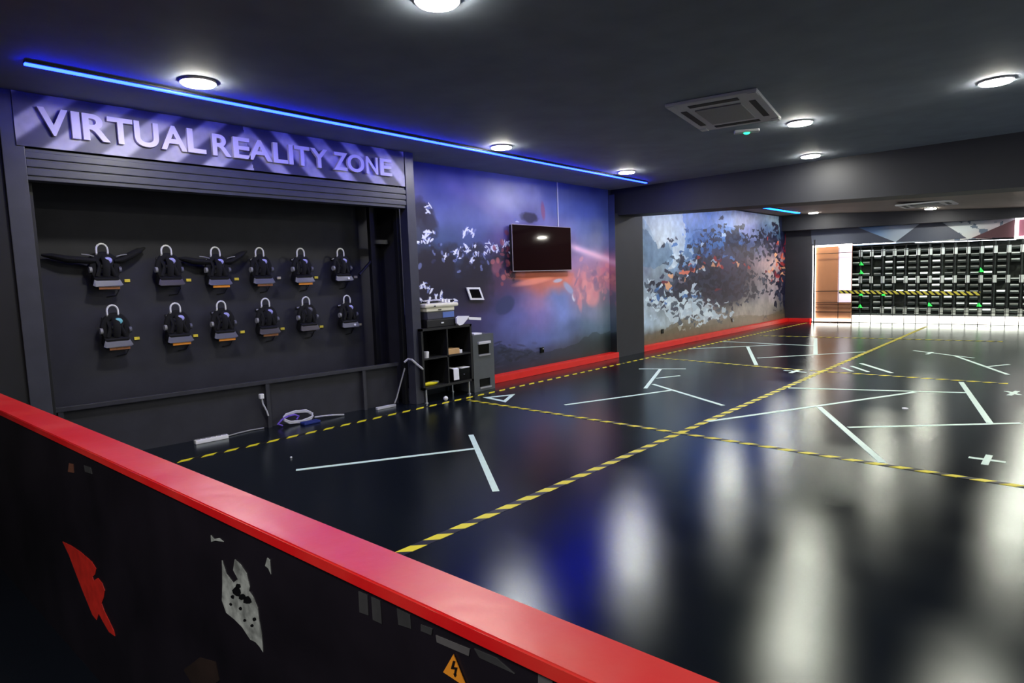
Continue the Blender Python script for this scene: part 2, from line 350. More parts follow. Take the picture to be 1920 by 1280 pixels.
for (px, py) in ((772, 385), (802, 388), (802, 397), (797, 437), (800, 440), (806, 436), (795, 447), (805, 449), (815, 437), (781, 456), (792, 453), (867, 438), (877, 429), (873, 434), (886, 433), (886, 439), (834, 480), (850, 475), (854, 470), (860, 477), (858, 482), (862, 472), (875, 461), (888, 460), (872, 473), (878, 470), (890, 476), (893, 473), (912, 464), (916, 468), (922, 466), (926, 460), (932, 470), (930, 463), (915, 453), (941, 457), (945, 461), (908, 476), (882, 488), (883, 492), (782, 534), (790, 537), (795, 532), (806, 543), (800, 539), (827, 551), (818, 556), (785, 562), (802, 560), (830, 563), (836, 567), (850, 564), (966, 413), (955, 458), (958, 475), (952, 455)):
    for _k in range(3): A = ell(A, px+random.uniform(-3.5, 3.5), py+random.uniform(-3, 3), random.uniform(.02, .06), random.uniform(.008, .018), random.uniform(-1.3, 1.5), (225, 228, 250) if _k else (120, 130, 180), .95)
for _k in range(70):
    A = ell(A, random.gauss(850, 45), random.gauss(480, 14), random.uniform(.015, .05), random.uniform(.01, .03), random.uniform(-1.5, 1.5), random.choice([(45, 42, 58), (60, 60, 90), (120, 130, 175)]), .8)
for _k in range(50):
    A = ell(A, random.gauss(955, 14), random.gauss(495, 22), random.uniform(.02, .06), random.uniform(.015, .05), random.uniform(-1.5, 1.5), random.choice([(45, 35, 55), (150, 80, 90), (190, 110, 110), (60, 45, 80)]), .7)
for _k in range(60):
    A = ell(A, random.uniform(1075, 1150), random.gauss(530, 22), random.uniform(.02, .10), random.uniform(.02, .10), random.uniform(-1.5, 1.5), random.choice([(205, 135, 145), (225, 155, 155), (120, 105, 140), (150, 120, 150)]), .5, soft=.5)
for _k in range(60):
    A = ell(A, random.uniform(930, 1010), random.gauss(665, 10), random.uniform(.03, .12), random.uniform(.01, .03), random.uniform(-.3, .3), random.choice([(80, 85, 120), (45, 48, 68), (60, 62, 85)]), .6, soft=.5)
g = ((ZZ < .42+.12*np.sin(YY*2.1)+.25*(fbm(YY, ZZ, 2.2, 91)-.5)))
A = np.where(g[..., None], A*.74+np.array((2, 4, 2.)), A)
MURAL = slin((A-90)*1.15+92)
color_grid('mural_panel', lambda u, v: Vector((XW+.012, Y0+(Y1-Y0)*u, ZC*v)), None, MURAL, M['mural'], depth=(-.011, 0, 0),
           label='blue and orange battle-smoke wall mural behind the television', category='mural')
sc_ = MURAL[:, -14:, :]*.5  # mural colours darkened to put the column side's shade into the print
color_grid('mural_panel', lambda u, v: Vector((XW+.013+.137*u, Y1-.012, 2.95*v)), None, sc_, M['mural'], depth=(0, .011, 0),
           label='narrow strip of the battle-smoke mural on the side of the black column', category='mural')
# far mural
Y2, Y3 = onx(1208, 655, -6.3).y, YF
nu, nv = 560, 220
yy = Y2+(Y3-Y2)*(np.arange(nu)+.5)/nu; zz = 3.0*(np.arange(nv)+.5)/nv; YY, ZZ = np.meshgrid(yy, zz)
cx = [1206, 1240, 1280, 1320, 1360, 1400, 1440, 1470, 1486]; ys = [onx(x, 500, XW).y for x in cx]
rows = [
 [(190,205,215),(180,200,220),(110,150,210),(130,165,215),(170,190,225),(190,195,215),(170,190,205),(120,150,180),(40,40,60)],
 [(165,185,200),(190,205,210),(110,150,205),(120,160,210),(150,175,220),(180,185,215),(100,120,150),(50,70,90),(60,30,50)],
 [(130,155,170),(195,205,210),(130,165,205),(90,130,190),(80,120,170),(70,90,130),(130,120,140),(70,50,80),(120,30,50)],
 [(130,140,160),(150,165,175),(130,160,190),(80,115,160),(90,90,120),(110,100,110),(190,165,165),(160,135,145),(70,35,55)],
 [(150,165,180),(120,130,145),(120,115,130),(80,70,95),(60,55,75),(90,85,92),(180,165,168),(150,125,135),(45,40,70)],  # pale pinkish cells towards the right: glare from the lit far end painted in
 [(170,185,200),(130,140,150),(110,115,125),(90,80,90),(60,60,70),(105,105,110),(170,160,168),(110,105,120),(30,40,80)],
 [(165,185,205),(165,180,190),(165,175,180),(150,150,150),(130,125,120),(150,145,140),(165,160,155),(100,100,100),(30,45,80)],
 [(90,85,75),(95,88,75),(110,100,85),(125,115,95),(130,120,105),(140,130,120),(150,145,140),(80,80,75),(35,35,45)]]
zr = [2.9, 2.5, 2.1, 1.7, 1.3, .9, .5, .2]
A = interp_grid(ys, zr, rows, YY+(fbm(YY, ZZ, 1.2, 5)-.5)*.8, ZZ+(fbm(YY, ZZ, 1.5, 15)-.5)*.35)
A *= (.9+.2*fbm(YY, ZZ, 2.5, 25))[..., None]
def poly(A, pts, col, w=.9):
    W_ = [onx(x, y, XW) for x, y in pts]; yy_ = YY+(fbm(YY, ZZ, 6, 61)-.5)*.25; zz_ = ZZ+(fbm(YY, ZZ, 7, 62)-.5)*.10
    ins = np.zeros(YY.shape, bool); n_ = len(W_)
    for i_ in range(n_):
        a_, b_ = W_[i_], W_[(i_+1) % n_]
        if abs(b_.z-a_.z) < 1e-9: continue
        c_ = ((a_.z > zz_) != (b_.z > zz_)) & (yy_ < (b_.y-a_.y)*(zz_-a_.z)/(b_.z-a_.z)+a_.y); ins ^= c_
    k_ = (ins*w)[..., None]; return A*(1-k_)+np.array(col, float)*k_
A = poly(A, [(1200, 398), (1278, 396), (1283, 430), (1282, 470), (1268, 500), (1250, 507), (1262, 480), (1258, 455), (1248, 455), (1238, 466), (1225, 445), (1213, 420)], (198, 208, 212), .8)
A = poly(A, [(1203, 425), (1216, 440), (1235, 466), (1250, 452), (1260, 480), (1250, 492), (1225, 502), (1205, 500)], (112, 136, 160), .85)
A = poly(A, [(1292, 490), (1320, 470), (1350, 462), (1400, 458), (1402, 500), (1388, 560), (1352, 572), (1312, 562), (1295, 530)], (62, 58, 80), .72)
A = poly(A, [(1300, 440), (1340, 420), (1380, 430), (1400, 445), (1360, 462), (1310, 470)], (85, 120, 170), .5)
A = poly(A, [(1235, 575), (1262, 545), (1300, 548), (1325, 570), (1342, 588), (1336, 597), (1310, 588), (1288, 590), (1274, 603), (1258, 604)], (190, 205, 216), .8)
A = poly(A, [(1458, 396), (1492, 400), (1492, 600), (1470, 590), (1466, 540), (1470, 480), (1462, 440)], (34, 36, 62), .8)
A = poly(A, [(1468, 470), (1472, 440), (1478, 425), (1483, 450), (1484, 480), (1475, 478)], (165, 35, 60), .8)
A = poly(A, [(1200, 632), (1240, 618), (1264, 606), (1285, 592), (1300, 597), (1340, 600), (1400, 592), (1470, 588), (1492, 600), (1492, 640), (1200, 700)], (118, 112, 98), .75)
A *= (.88+.24*fbm(YY, ZZ, 9, 28))[..., None]
# shards: nearest-seed cells recoloured by where they lie
ns = 2400; sy = rng.uniform(Y2, Y3, ns); sz = rng.uniform(0.1, 3.0, ns)
best = np.full(YY.shape, 1e9); idx = np.zeros(YY.shape, int)
wy = YY+(fbm(YY, ZZ, 5, 8)-.5)*.3; wz = ZZ+(fbm(YY, ZZ, 6, 9)-.5)*.15
for k in range(ns):
    i0, i1 = np.searchsorted(yy, [sy[k]-.9, sy[k]+.9]); j0, j1 = np.searchsorted(zz, [sz[k]-.4, sz[k]+.4])
    d = ((wy[j0:j1, i0:i1]-sy[k])/2.3)**2 + (wz[j0:j1, i0:i1]-sz[k])**2; b = best[j0:j1, i0:i1]; m_ = d < b
    b[m_] = d[m_]; idx[j0:j1, i0:i1][m_] = k
def bump2(u, v, cu, cv, a, b): return np.exp(-((u-cu)/a)**2-((v-cv)/b)**2)
def P2(px, py): p = onx(px, py, XW); return p.y, p.z
pd = np.zeros(ns); pw = np.zeros(ns); pr = np.zeros(ns); pb = np.zeros(ns)
for px, py, a, b, w in ((1340, 530, 1.6, .42, .95), (1390, 470, 2.2, .3, .7), (1300, 520, 1.1, .35, .6), (1370, 440, 1.3, .22, .7), (1240, 545, 1.2, .16, .5), (1440, 445, 1.0, .25, .8), (1390, 540, 1.4, .4, .8), (1470, 520, 1.3, .9, .6)):
    y_, z_ = P2(px, py); pd += w*bump2(sy, sz, y_, z_, a, b)
for px, py, a, b, w in ((1300, 585, 1.0, .22, 1.0), (1270, 560, 1.0, .2, .6), (1330, 590, .9, .12, .9), (1225, 560, .5, .2, .5), (1290, 500, .9, .4, .35)):
    y_, z_ = P2(px, py); pw += w*bump2(sy, sz, y_, z_, a, b)
for px, py, a, b, w in ((1315, 515, .9, .25, .6), (1343, 490, .5, .15, .7), (1385, 500, .6, .15, .35), (1470, 500, .8, .5, .5), (1290, 540, .8, .15, .3), (1460, 510, .6, .25, .5)):
    y_, z_ = P2(px, py); pr += w*bump2(sy, sz, y_, z_, a, b)
for px, py, a, b, w in ((1320, 460, 1.5, .25, .6), (1260, 560, 1.2, .2, .4)):
    y_, z_ = P2(px, py); pb += w*bump2(sy, sz, y_, z_, a, b)
u1 = rng.random(ns); kind = np.zeros(ns, int); ccol = np.zeros((ns, 3))
for k in range(ns):
    c = u1[k]
    for prob, cols_ in ((pd[k]*.8, ((35, 38, 58), (52, 48, 66), (60, 66, 88))), (pw[k]*.7, ((205, 220, 230), (180, 198, 212), (75, 85, 100))), (pr[k]*.6, ((165, 65, 65), (215, 120, 95), (120, 45, 60), (225, 170, 130))), (pb[k]*.5, ((60, 95, 145), (80, 120, 175)))):
        if c < prob: kind[k] = 1; ccol[k] = cols_[rng.integers(len(cols_))]; break
        c -= prob
kk = kind[idx] == 1; A = np.where(kk[..., None], ccol[idx]*.85+A*.15, A)
# pale hanging cloth shape at the left top, dark ground slope at the foot
A = np.where(((ZZ < .33+.06*np.sin(YY*1.7)) & (YY > Y2+.0) & (ZZ < .12+.16*(YY-Y2)))[..., None], A*.55+np.array((48, 44, 34.)), A)
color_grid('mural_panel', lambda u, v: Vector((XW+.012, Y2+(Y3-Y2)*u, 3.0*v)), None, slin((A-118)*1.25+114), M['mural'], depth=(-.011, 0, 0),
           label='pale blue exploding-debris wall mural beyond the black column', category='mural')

# ------------------------------------------------------------------ sign board
XS = -6.03
sg = thing('zone_sign', (XS, 3.0, 2.64), 'long striped sign board reading VIRTUAL REALITY ZONE above the headset recess', 'sign')
nu, nv = 520, 60; L0, L1 = 1.14, 4.84
yy = L0+(L1-L0)*(np.arange(nu)+.5)/nu; zz = 2.64+.405*(np.arange(nv)+.5)/nv; YY, ZZ = np.meshgrid(yy, zz)
mid = 2.95
s1 = (YY-1.15*(ZZ-2.64))/.40; s2 = (YY+1.0*(ZZ-2.64))/.40 + .3
ph = np.where(YY+(ZZ-2.84)*.2 < mid, s1, s2) % 1.0
st = 1/(1+np.exp(-(np.abs(ph-.5)-.24)*40))
nz = fbm(YY, ZZ, 6, 44); gr = fbm(YY, ZZ, 18, 45)
A = np.array((205, 200, 212.))*(1-st[..., None]) + np.array((58, 55, 78.))*st[..., None]
A *= (.72+.42*nz)[..., None]*(.92+.16*gr)[..., None]
pale = np.exp(-((YY-1.95)/.7)**2)[..., None]; A = A*(1-.25*pale)+np.array((175, 175, 185.))*.25*pale
blot = np.clip((fbm(YY, ZZ, 4, 77)-.55)*6, 0, 1)*np.exp(-((YY-3.0)/.35)**2); A = A*(1-.5*blot[..., None])+np.array((90, 95, 140.))*.5*blot[..., None]
bd = color_grid('board', lambda u, v: Vector((0, L0+(L1-L0)*u-3.0, .405*v)), None, slin(A), M['print'], parent=sg, depth=(-.05, 0, 0))
def glyph(ch, y0, y1, z0, h):
    cu = bpy.data.curves.new('letter', 'FONT'); cu.body = ch; cu.size = 1; cu.extrude = .02; cu.offset = .022
    t = bpy.data.objects.new('letter', cu); COL.objects.link(t); bpy.context.view_layer.update()
    me = bpy.data.meshes.new_from_object(t.evaluated_get(bpy.context.evaluated_depsgraph_get())); bpy.data.objects.remove(t)
    xs = [v.co.x for v in me.vertices]; zs = [v.co.y for v in me.vertices]; x0, x1 = min(xs), max(xs); b0, b1 = min(zs), max(zs)
    for v in me.vertices:
        v.co = Vector((.016+v.co.z*.8, y0+(v.co.x-x0)/(x1-x0)*(y1-y0)-3.0, z0+(v.co.y-b0)/(b1-b0)*h-2.64))
    me.materials.append(M['letter']); o = bpy.data.objects.new('letter', me); COL.objects.link(o); o.parent = sg
GL = {'V': (73, 127), 'I': (135, 150), 'R': (155, 206), 'T': (203, 250), 'U': (253, 297), 'A': (302, 350), 'L': (352, 386)}
zl0, zl1 = 2.735, 2.945
spans = [('V', 72, 129), ('I', 135, 151), ('R', 156, 206), ('T', 203, 250), ('U', 253, 298), ('A', 302, 350), ('L', 352, 386),
         ('R', 399, 433), ('E', 438, 469), ('A', 465, 510), ('L', 513, 540), ('I', 542, 550), ('T', 553, 581), ('Y', 583, 615),
         ('Z', 626, 652), ('O', 652, 683), ('N', 687, 709), ('E', 713, 735)]
for i, (ch, a, b) in enumerate(spans):
    xm = (a+b)/2; yc = 190+.157*xm + 35   # only used to choose the height along the row
    ya, yb = onx(a, yc, XS+.02).y, onx(b, yc, XS+.02).y
    big = 1.0 if i < 7 else .93 if i < 14 else .90
    glyph(ch, ya, yb, zl0, (zl1-zl0)*big)

# ------------------------------------------------------------------ rolled shutter box above the recess
sh = thing('roller_shutter', (XO, 3.0, 2.39), 'black rolled-up shutter box with ribbed front under the striped sign', 'shutter')
mb = MB().box((-.12, OY0-3.0, .0), (.0, OY1-3.0, .24), .004)
mb.build('housing', M['frame'], sh)
for z in (.035, .10, .165): MB().box((.0, OY0-3.0, z), (.014, OY1-3.0, z+.05), .004).build('rib', M['frame'], sh)
for y, lb in ((OY0, 'black shutter guide rail at the left edge of the recess'), (OY1-.05, 'black shutter guide rail inside the right grey post of the recess')):
    tag(MB().box((XO-.2, y, 0), (XO-.13, y+.05, 2.39), .003).build('guide_rail', M['dark'], origin=(XO-.165, y+.025, 0)), lb, 'rail')
# dark pole with bracket in the recess
pl = thing('support_pole', (-6.6, 4.72, 0), 'black vertical pole with bracket inside the right end of the recess', 'pole')
MB().box((-.03, -.03, 0), (.03, .03, 2.48)).build('pole', M['dark'], pl)
MB().box((-.03, .03, 2.0), (.03, .24, 2.05)).build('bracket', M['dark'], pl)
MB().tube([(0, .0, 1.80), (0, -.2, 1.62)], .02).build('brace', M['dark'], pl)

# low rail along the foot of the recess
M['railpaint'] = mat('worn_black_rail', (50, 50, 58), .5, var=.15, scale=12)
lr = thing('low_rail', (-6.475, 3.0, 0), 'low black rail with kick board across the foot of the recess', 'rail', rz=-.09)
MB().box((-.025, -1.74, .475), (.025, 1.82, .52), .006).build('top_rail', M['railpaint'], lr)
for y in (-1.65, .17, 1.33): MB().box((-.02, y-.02, 0), (.02, y+.02, .475)).build('post', M['railpaint'], lr)
MB().box((-.06, -1.76, 0), (-.03, 1.82, .475)).build('kick_board', M['recess'], lr)

# ------------------------------------------------------------------ headsets on hooks
def make_hook():
    o = thing('wall_hook', (0, 0, 0), '', 'hook')
    pts = [(.0, -.045, -.02), (.10, -.045, -.01), (.13, -.045, .02)]
    p2 = [(.13, -.045*math.cos(a), .055+.05*math.sin(a)) for a in [i*PI/8 for i in range(9)]]
    p3 = [(.13, .045, .02), (.10, .045, -.01), (0, .045, -.02)]
    MB().tube(pts+p2+p3, .0085, 8).build('loop', M['white'], o, smooth=True)
    MB().box((0, -.06, -.035), (.012, .06, -.005), .003).build('base_plate', M['dark'], o)
    return o
def make_headset(wl=0, wr=0, lab='orange', dial='lilac', size=1.0, plate='grey'):
    """black headset on its hook; wl / wr = reach of the padded straps, lab = label strip under the visor"""
    o = thing('vr_headset', (0, 0, 0), '', 'headset')
    R_ = Matrix.Rotation(math.radians(28), 3, 'Y')
    pts = [(.11, .095*math.cos(a), -.10+.115*math.sin(a)) for a in [i*2*PI/28 for i in range(28)]]
    MB().tube(pts, .021, 8, closed=True, flat=1.5).build('head_band', M['foam'], o, smooth=True)
    MB().tube([(.12, 0, .0), (.165, 0, -.05), (.17, 0, -.12), (.14, 0, -.18)], .030, 8, flat=.5).build('top_strap', M['foam'], o, smooth=True)
    MB().tube([(.115, .06, -.02), (.15, .035, -.09), (.14, .07, -.18)], .020, 8, flat=.5).tube([(.115, -.06, -.02), (.15, -.045, -.09), (.14, -.07, -.18)], .020, 8, flat=.5).tube([(.15, -.045, -.09), (.15, .035, -.09)], .018, 8).build('cross_strap', M['foam'], o, smooth=True)
    MB().ball((.145, .02, -.035), .038, (.45, 1, .8)).build('dial', M[dial], o, smooth=True)
    MB().box((.03, -.105, -.275), (.15, .105, -.165), .022, rot=R_).build('visor', M['dark'], o, smooth=True)
    MB().prism([(.155, -.122, -.262), (.155, -.10, -.274), (.155, .10, -.274), (.155, .122, -.262), (.135, .10, -.205), (.135, -.10, -.205)], (.018, 0, .0)).build('front_plate', M[plate], o)
    MB().box((.06, -.095, -.2), (.11, .095, -.155), .015).build('face_foam', M['foam'], o, smooth=True)
    if lab: MB().box((.150, -.075, -.300), (.162, .095, -.272), .002).build('label_strip', M[lab], o)
    if lab is None and plate == 'grey': MB().cyl((.175, .05, -.245), .014, .006, 16, 'x').build('camera_lens', M['white'], o)
    for s_ in (-1, 1): MB().cyl((.12, s_*.118, -.12), .028, .022, 20, 'y').build('earphone', M['grille'] if s_ < 0 else M['grey'], o, smooth=True)
    MB().tube([(.05, .09, -.25), (.02, .13, -.30), (.01, .10, -.36), (.01, .02, -.37)], .005, 6).build('cable', M['foam'], o, smooth=True)
    for s_, w_ in ((-1, wl), (1, wr)):
        if w_:
            up = .35 if s_ > 0 else .12
            MB().tube([(.12, s_*.07, -.04), (.11, s_*.13, -.035), (.10, s_*.62*w_, -.05+up*.5*w_), (.085, s_*.85*w_, -.04+up*.8*w_), (.07, s_*w_, -.04+up*w_)], [.03, .052, .055, .045, .018], 10, flat=.6).build('shoulder_strap', M['foam'], o, smooth=True)
            MB().tube([(.16, s_*.09, .0), (.155, s_*.13, .012), (.14, s_*.18, .02)], .005, 6).build('buckle', M['grille'], o, smooth=True)
    return o
def make_tag():
    o = MB().box((0, -.024, -.014), (.014, .024, .014), .003).build('wall_tag', M['yellow']); return o
XB = -6.78
M['orange_dim'] = mat('faded_orange_label', (150, 95, 50), .5, var=.3, scale=30); M['teal'] = mat('pale_teal_plastic', (120, 200, 210), .35)
M['tagpale'] = mat('pale_tag', (215, 205, 175), .5); M['plate_dark'] = mat('plum_grey_plastic', (66, 60, 66), .45)
hook0, tag0, tag1 = make_hook(), make_tag(), make_tag(); tag1.data.materials[0] = M['tagpale']
HS = {(0, 0): dict(wl=.46, wr=.36, lab='orange_dim'), (0, 1): dict(lab=None, plate='plate_dark'), (0, 2): dict(wl=.36, wr=.34, lab='orange'), (0, 3): dict(lab='orange_dim'), (0, 4): dict(lab='orange'), (0, 5): dict(lab=None),
      (1, 0): dict(lab='orange_dim', dial='teal'), (1, 1): dict(lab='orange'), (1, 2): dict(lab='orange'), (1, 3): dict(lab='orange_dim', plate='plate_dark'), (1, 4): dict(lab=None, plate='plate_dark', dial='grey'), (1, 5): dict(lab=None)}
ordn = ['first', 'second', 'third', 'fourth', 'fifth', 'sixth']
top = [(190, 460), (311, 463), (403, 466), (486, 467), (563, 468), (638, 468)]
bot = [(210, 575), (328, 571), (414, 567), (497, 562), (573, 559), (650, 556)]
ttop = [(238, 526), (353, 525), (443, 523), (522, 521), (592, 520), (666, 519)]
tbot = [(256, 634), (366, 629), (454, 622), (529, 616), (602, 612), (674, 608)]
u0 = u1_ = True; first = dict(h=True, a=True, b=True, t=True, c=True)
for r, (hp, tp, rn) in enumerate(((top, ttop, 'upper'), (bot, tbot, 'lower'))):
    for i in range(6):
        p = onx(hp[i][0], hp[i][1], XB+.13)
        hk = hook0 if first['h'] else copy_tree(hook0); first['h'] = False
        hk.location = (XB, p.y, p.z-.09)
        tag(hk, 'white loop hook holding the %s headset from the left in the %s row' % (ordn[i], rn), 'hook', 'white hooks on the recess wall')
        wing = (r == 0 and i in (0, 2)); hd = make_headset(**HS[(r, i)])
        hd.location = (XB, p.y+.015, p.z-.10)
        if wing: lb = 'black headset with padded straps spread wide, %s from the left in the upper row' % ordn[i]
        else: lb = 'black headset hanging on a white hook, %s from the left in the %s row' % (ordn[i], rn)
        tag(hd, lb, 'headset', 'headsets hanging in the recess')
        q = onx(tp[i][0], tp[i][1], XB)
        pale = (r, i) in ((0, 3), (0, 5), (1, 5)); k_ = 'p' if pale else 't'; src = tag1 if pale else tag0
        tg = src if first.get(k_, True) else src.copy()
        if not first.get(k_, True): COL.objects.link(tg)
        first[k_] = False; tg.location = (XB, q.y, q.z)
        tag(tg, 'small ' + ('pale' if pale else 'yellow') + ' wall tag right of the %s headset from the left in the %s row' % (ordn[i], rn), 'tag', 'yellow tags beside the headsets')

# ------------------------------------------------------------------ shelf unit with printer and clutter
sx = -5.98; a = onx(789, 617, sx); b = onx(884, 611, sx); base = onx(800, 731, sx)
sy0, sy1, st_, sb_ = a.y, b.y, a.z, base.z
su = thing('shelf_unit', (sx-.2, (sy0+sy1)/2, 0), 'black two-by-two cube shelf on thin metal legs beside the grey bin', 'shelf')
w2 = (sy1-sy0)/2; D2 = .2; t = .03
mb = MB().box((-D2, -w2, st_-t), (D2, w2, st_)); mb.box((-D2, -w2, sb_), (D2, w2, sb_+t)); mb.box((-D2, -w2, sb_), (D2, -w2+t, st_)); mb.box((-D2, w2-t, sb_), (D2, w2, st_)); mb.box((-D2, -w2, sb_), (-D2+.012, w2, st_))
mb.build('frame', M['dark'], su)
MB().box((-D2+.01, -w2+t, (st_+sb_)/2-.01), (D2-.005, w2-t, (st_+sb_)/2+.01)).build('shelf_board', M['dark'], su)
MB().box((-D2+.01, -.01, sb_+t), (D2-.005, .01, st_-t)).build('divider', M['dark'], su)
for s in (-1, 1):
    for x in (-D2+.04, D2-.03): MB().cyl((x, s*(w2-.06), sb_/2), .013, sb_, 12).cyl((x, s*(w2-.06), .005), .024, .01, 12).build('leg', M['steel'], su)
SC = Vector((sx-.2, (sy0+sy1)/2, 0))
pr = thing('printer', (sx-.19, SC.y-.06, st_), 'cream and dark grey office printer standing on top of the black shelf', 'printer')
MB().box((-.17, -.25, 0), (.17, .24, .10), .01).build('paper_tray', M['dark'], pr)
MB().box((.17, -.02, .045), (.178, .02, .06)).build('tray_handle', M['white'], pr)
MB().box((-.17, -.23, .10), (.16, .22, .20), .01).build('body', mat('printer_grey', (72, 72, 84), .4), pr)
MB().box((.16, .02, .115), (.168, .21, .185), .002).build('display_panel', mat('printer_blue_panel', (100, 125, 190), .3), pr)
MB().box((-.17, -.25, .20), (.17, .22, .25), .012).build('scanner_bed', M['cream'], pr)
MB().box((-.18, -.28, .25), (.185, .28, .30), .018).build('lid', M['cream'], pr)
MB().box((.185, -.14, .262), (.19, -.11, .275)).box((.17, -.06, .215), (.176, -.01, .225)).build('latch', M['dark'], pr)
cl = thing('cable_pile', (sx-.19, SC.y-.05, st_+.30), 'tangle of dark leads and pale plugs lying on the printer lid', 'cables')
for k in range(5):
    pts = [(random.uniform(-.1, .12), -.22+.1*i+random.uniform(-.03, .03), .012+.008*abs(math.sin(i+k))+.004*k) for i in range(6)]
    MB().tube(pts, .011, 6).build('lead', M['foam'] if k < 3 else M['cable'], cl, smooth=True)
for y, z in ((-.18, .02), (.1, .02), (.16, .02), (.05, .03)): MB().box((.10, y-.015, z-.018), (.13, y+.015, z+.02), .003).build('plug', M['white'], cl)
# paper hanging over the edge and pale arm
p = onx(858, 612, sx+.02)
pts = [onx(x, y, sx+.03) for x, y in ((857, 596), (861, 592), (880, 592), (875, 600), (868, 608), (862, 610), (857, 606))]
tag(MB().prism(pts, (-.03, 0, 0)).build('paper_sheet', M['paper'], origin=pts[0]), 'curled white paper sheet draped beside the printer', 'paper')
pts = [onx(x, y, sx-.1) for x, y in ((878, 594), (902, 595), (902, 600), (880, 599))]
tag(MB().prism(pts, (-.05, 0, 0)).tube([onx(882, 597, sx-.125), Vector((sx-.125, sy1-.03, onx(882, 597, sx-.125).z)), Vector((sx-.125, sy1-.03, st_-.002))], .010).build('scanner_arm', M['white'], origin=pts[0]), 'flat white arm reaching right from the paper beside the printer', 'arm')
# items in the shelf
zm = (st_+sb_)/2+.01
q = onx(800, 668, sx-.02); tag(MB().cyl((0, 0, .04), .03, .08, 24, r2=.035).build('paper_cup', M['white'], origin=(0, 0, 0)), 'white cup standing at the left end of the middle shelf', 'cup').location = (sx-.05, q.y+.02, zm)
q = onx(841, 660, sx-.03); r_ = onx(868, 660, sx-.03)
cb_ = thing('cardboard_box', (sx-.12, (q.y+r_.y)/2, zm), 'small tan cardboard box in the upper right shelf compartment', 'box')
MB().box((-.08, -(r_.y-q.y)/2, 0), (.08, (r_.y-q.y)/2-.05, .07), .003).build('carton', M['card'], cb_)
MB().box((-.05, (r_.y-q.y)/2-.045, 0), (.08, (r_.y-q.y)/2, .045), .003).build('flap', M['paper'], cb_)
q = onx(844, 712, sx-.04); r_ = onx(880, 708, sx-.04); z1 = sb_+t
bx = thing('storage_box', (sx-.13, (q.y+r_.y)/2+.01, z1), 'black storage box in the lower right shelf compartment', 'box')
hw = (r_.y-q.y)/2
MB().box((-.13, -hw+.04, 0), (.12, hw-.02, .16), .006).build('body', M['gloss'], bx)
MB().cyl((.124, .04, .08), .008, .01, 12, 'x').build('knob', M['grey'], bx)
MB().box((.0, .0, .16), (.12, hw-.02, .168)).build('lid_label', M['paper'], bx)
pp = [(-.1, 0, .0), (.10, 0, 0), (.123, 0, -.01), (.125, 0, -.15), (.118, 0, -.15), (.116, 0, -.015), (.095, 0, -.006), (-.1, 0, -.006)]
tag(MB().prism([Vector(v) for v in pp], (0, .09, 0)).build('paper_sheet', M['paper']), 'white sheet folded down over the front of the black storage box', 'paper').location = (sx-.125, q.y+.035, z1+.175)
q = onx(797, 718, sx-.05)
yt = thing('yellow_tool', (sx-.08, q.y+.14, z1), 'bright yellow plastic tool lying in the lower left shelf compartment', 'tool')
MB().tube([(.0, -.13, .022), (.0, -.05, .026), (0, .03, .02), (-.02, .10, .018)], [.02, .026, .02, .01], 10).build('grip', M['yplastic'], yt, smooth=True)
MB().tube([(-.05, -.12, .014), (-.05, .04, .012)], .011, 8).build('handle_bar', M['yplastic'], yt, smooth=True)
tag(MB().box((-.04, -.05, 0), (.04, .05, .025), .01).build('computer_mouse', M['silver']), 'pale grey lump behind the yellow tool on the bottom shelf', 'mouse').location = (sx-.2, q.y+.28, z1)
q = onz(836, 751); tag(MB().ball((0, 0, .03), .03).build('ball', M['white'], smooth=True), 'small white ball lying on the floor tape in front of the shelf', 'ball').location = (q.x, q.y, 0)

# grey bin cabinet
bx_ = -6.02; y0_, y1_ = onx(890, 733, bx_).y, onx(928.5, 728, bx_).y
zt = onx(909, 626, bx_).z
bn = thing('waste_bin', (bx_, (y0_+y1_)/2, 0), 'tall dark grey bin cabinet with two openings beside the shelf', 'bin')
h2 = (y1_-y0_)/2
def opening(py0, py1): return onx(909, py1, bx_).z, onx(909, py0, bx_).z
u0_, u1z = opening(644, 663); l0_, l1_ = opening(709, 724)
mb = MB().box((-.38, -h2, 0), (-.02+.0, h2, zt), .004)
for a_, b_ in ((0, l0_), (l1_, u0_), (u1z, zt)): mb.box((-.02, -h2, a_), (.0, h2, b_))
for a_, b_ in ((l0_, l1_), (u0_, u1z)): mb.box((-.02, -h2, a_), (0, -h2*.5, b_)).box((-.02, h2*.55, a_), (0, h2, b_))
mb.build('cabinet', M['bin'], bn)
for a_, b_ in ((l0_, l1_), (u0_, u1z)): MB().box((-.019, -h2*.5, a_), (-.012, h2*.55, b_)).build('slot', M['gloss'], bn)
MB().box((0, -h2*.55, u1z), (.03, h2*.6, u1z+.035), .004).build('flap', M['acwhite'], bn)
for z in (u0_-.025, l0_-.025): MB().box((0, -h2*.5, z), (.015, h2*.6, z+.022), .003).build('ledge', M['grille'], bn)
tag(MB().box((-.07, -.10, 0), (.08, .05, .02), .002).build('leaflet_stack', M['paper']), 'small stack of pale papers lying on top of the grey bin', 'papers').location = (bx_-.1, (y0_+y1_)/2-.05, zt)

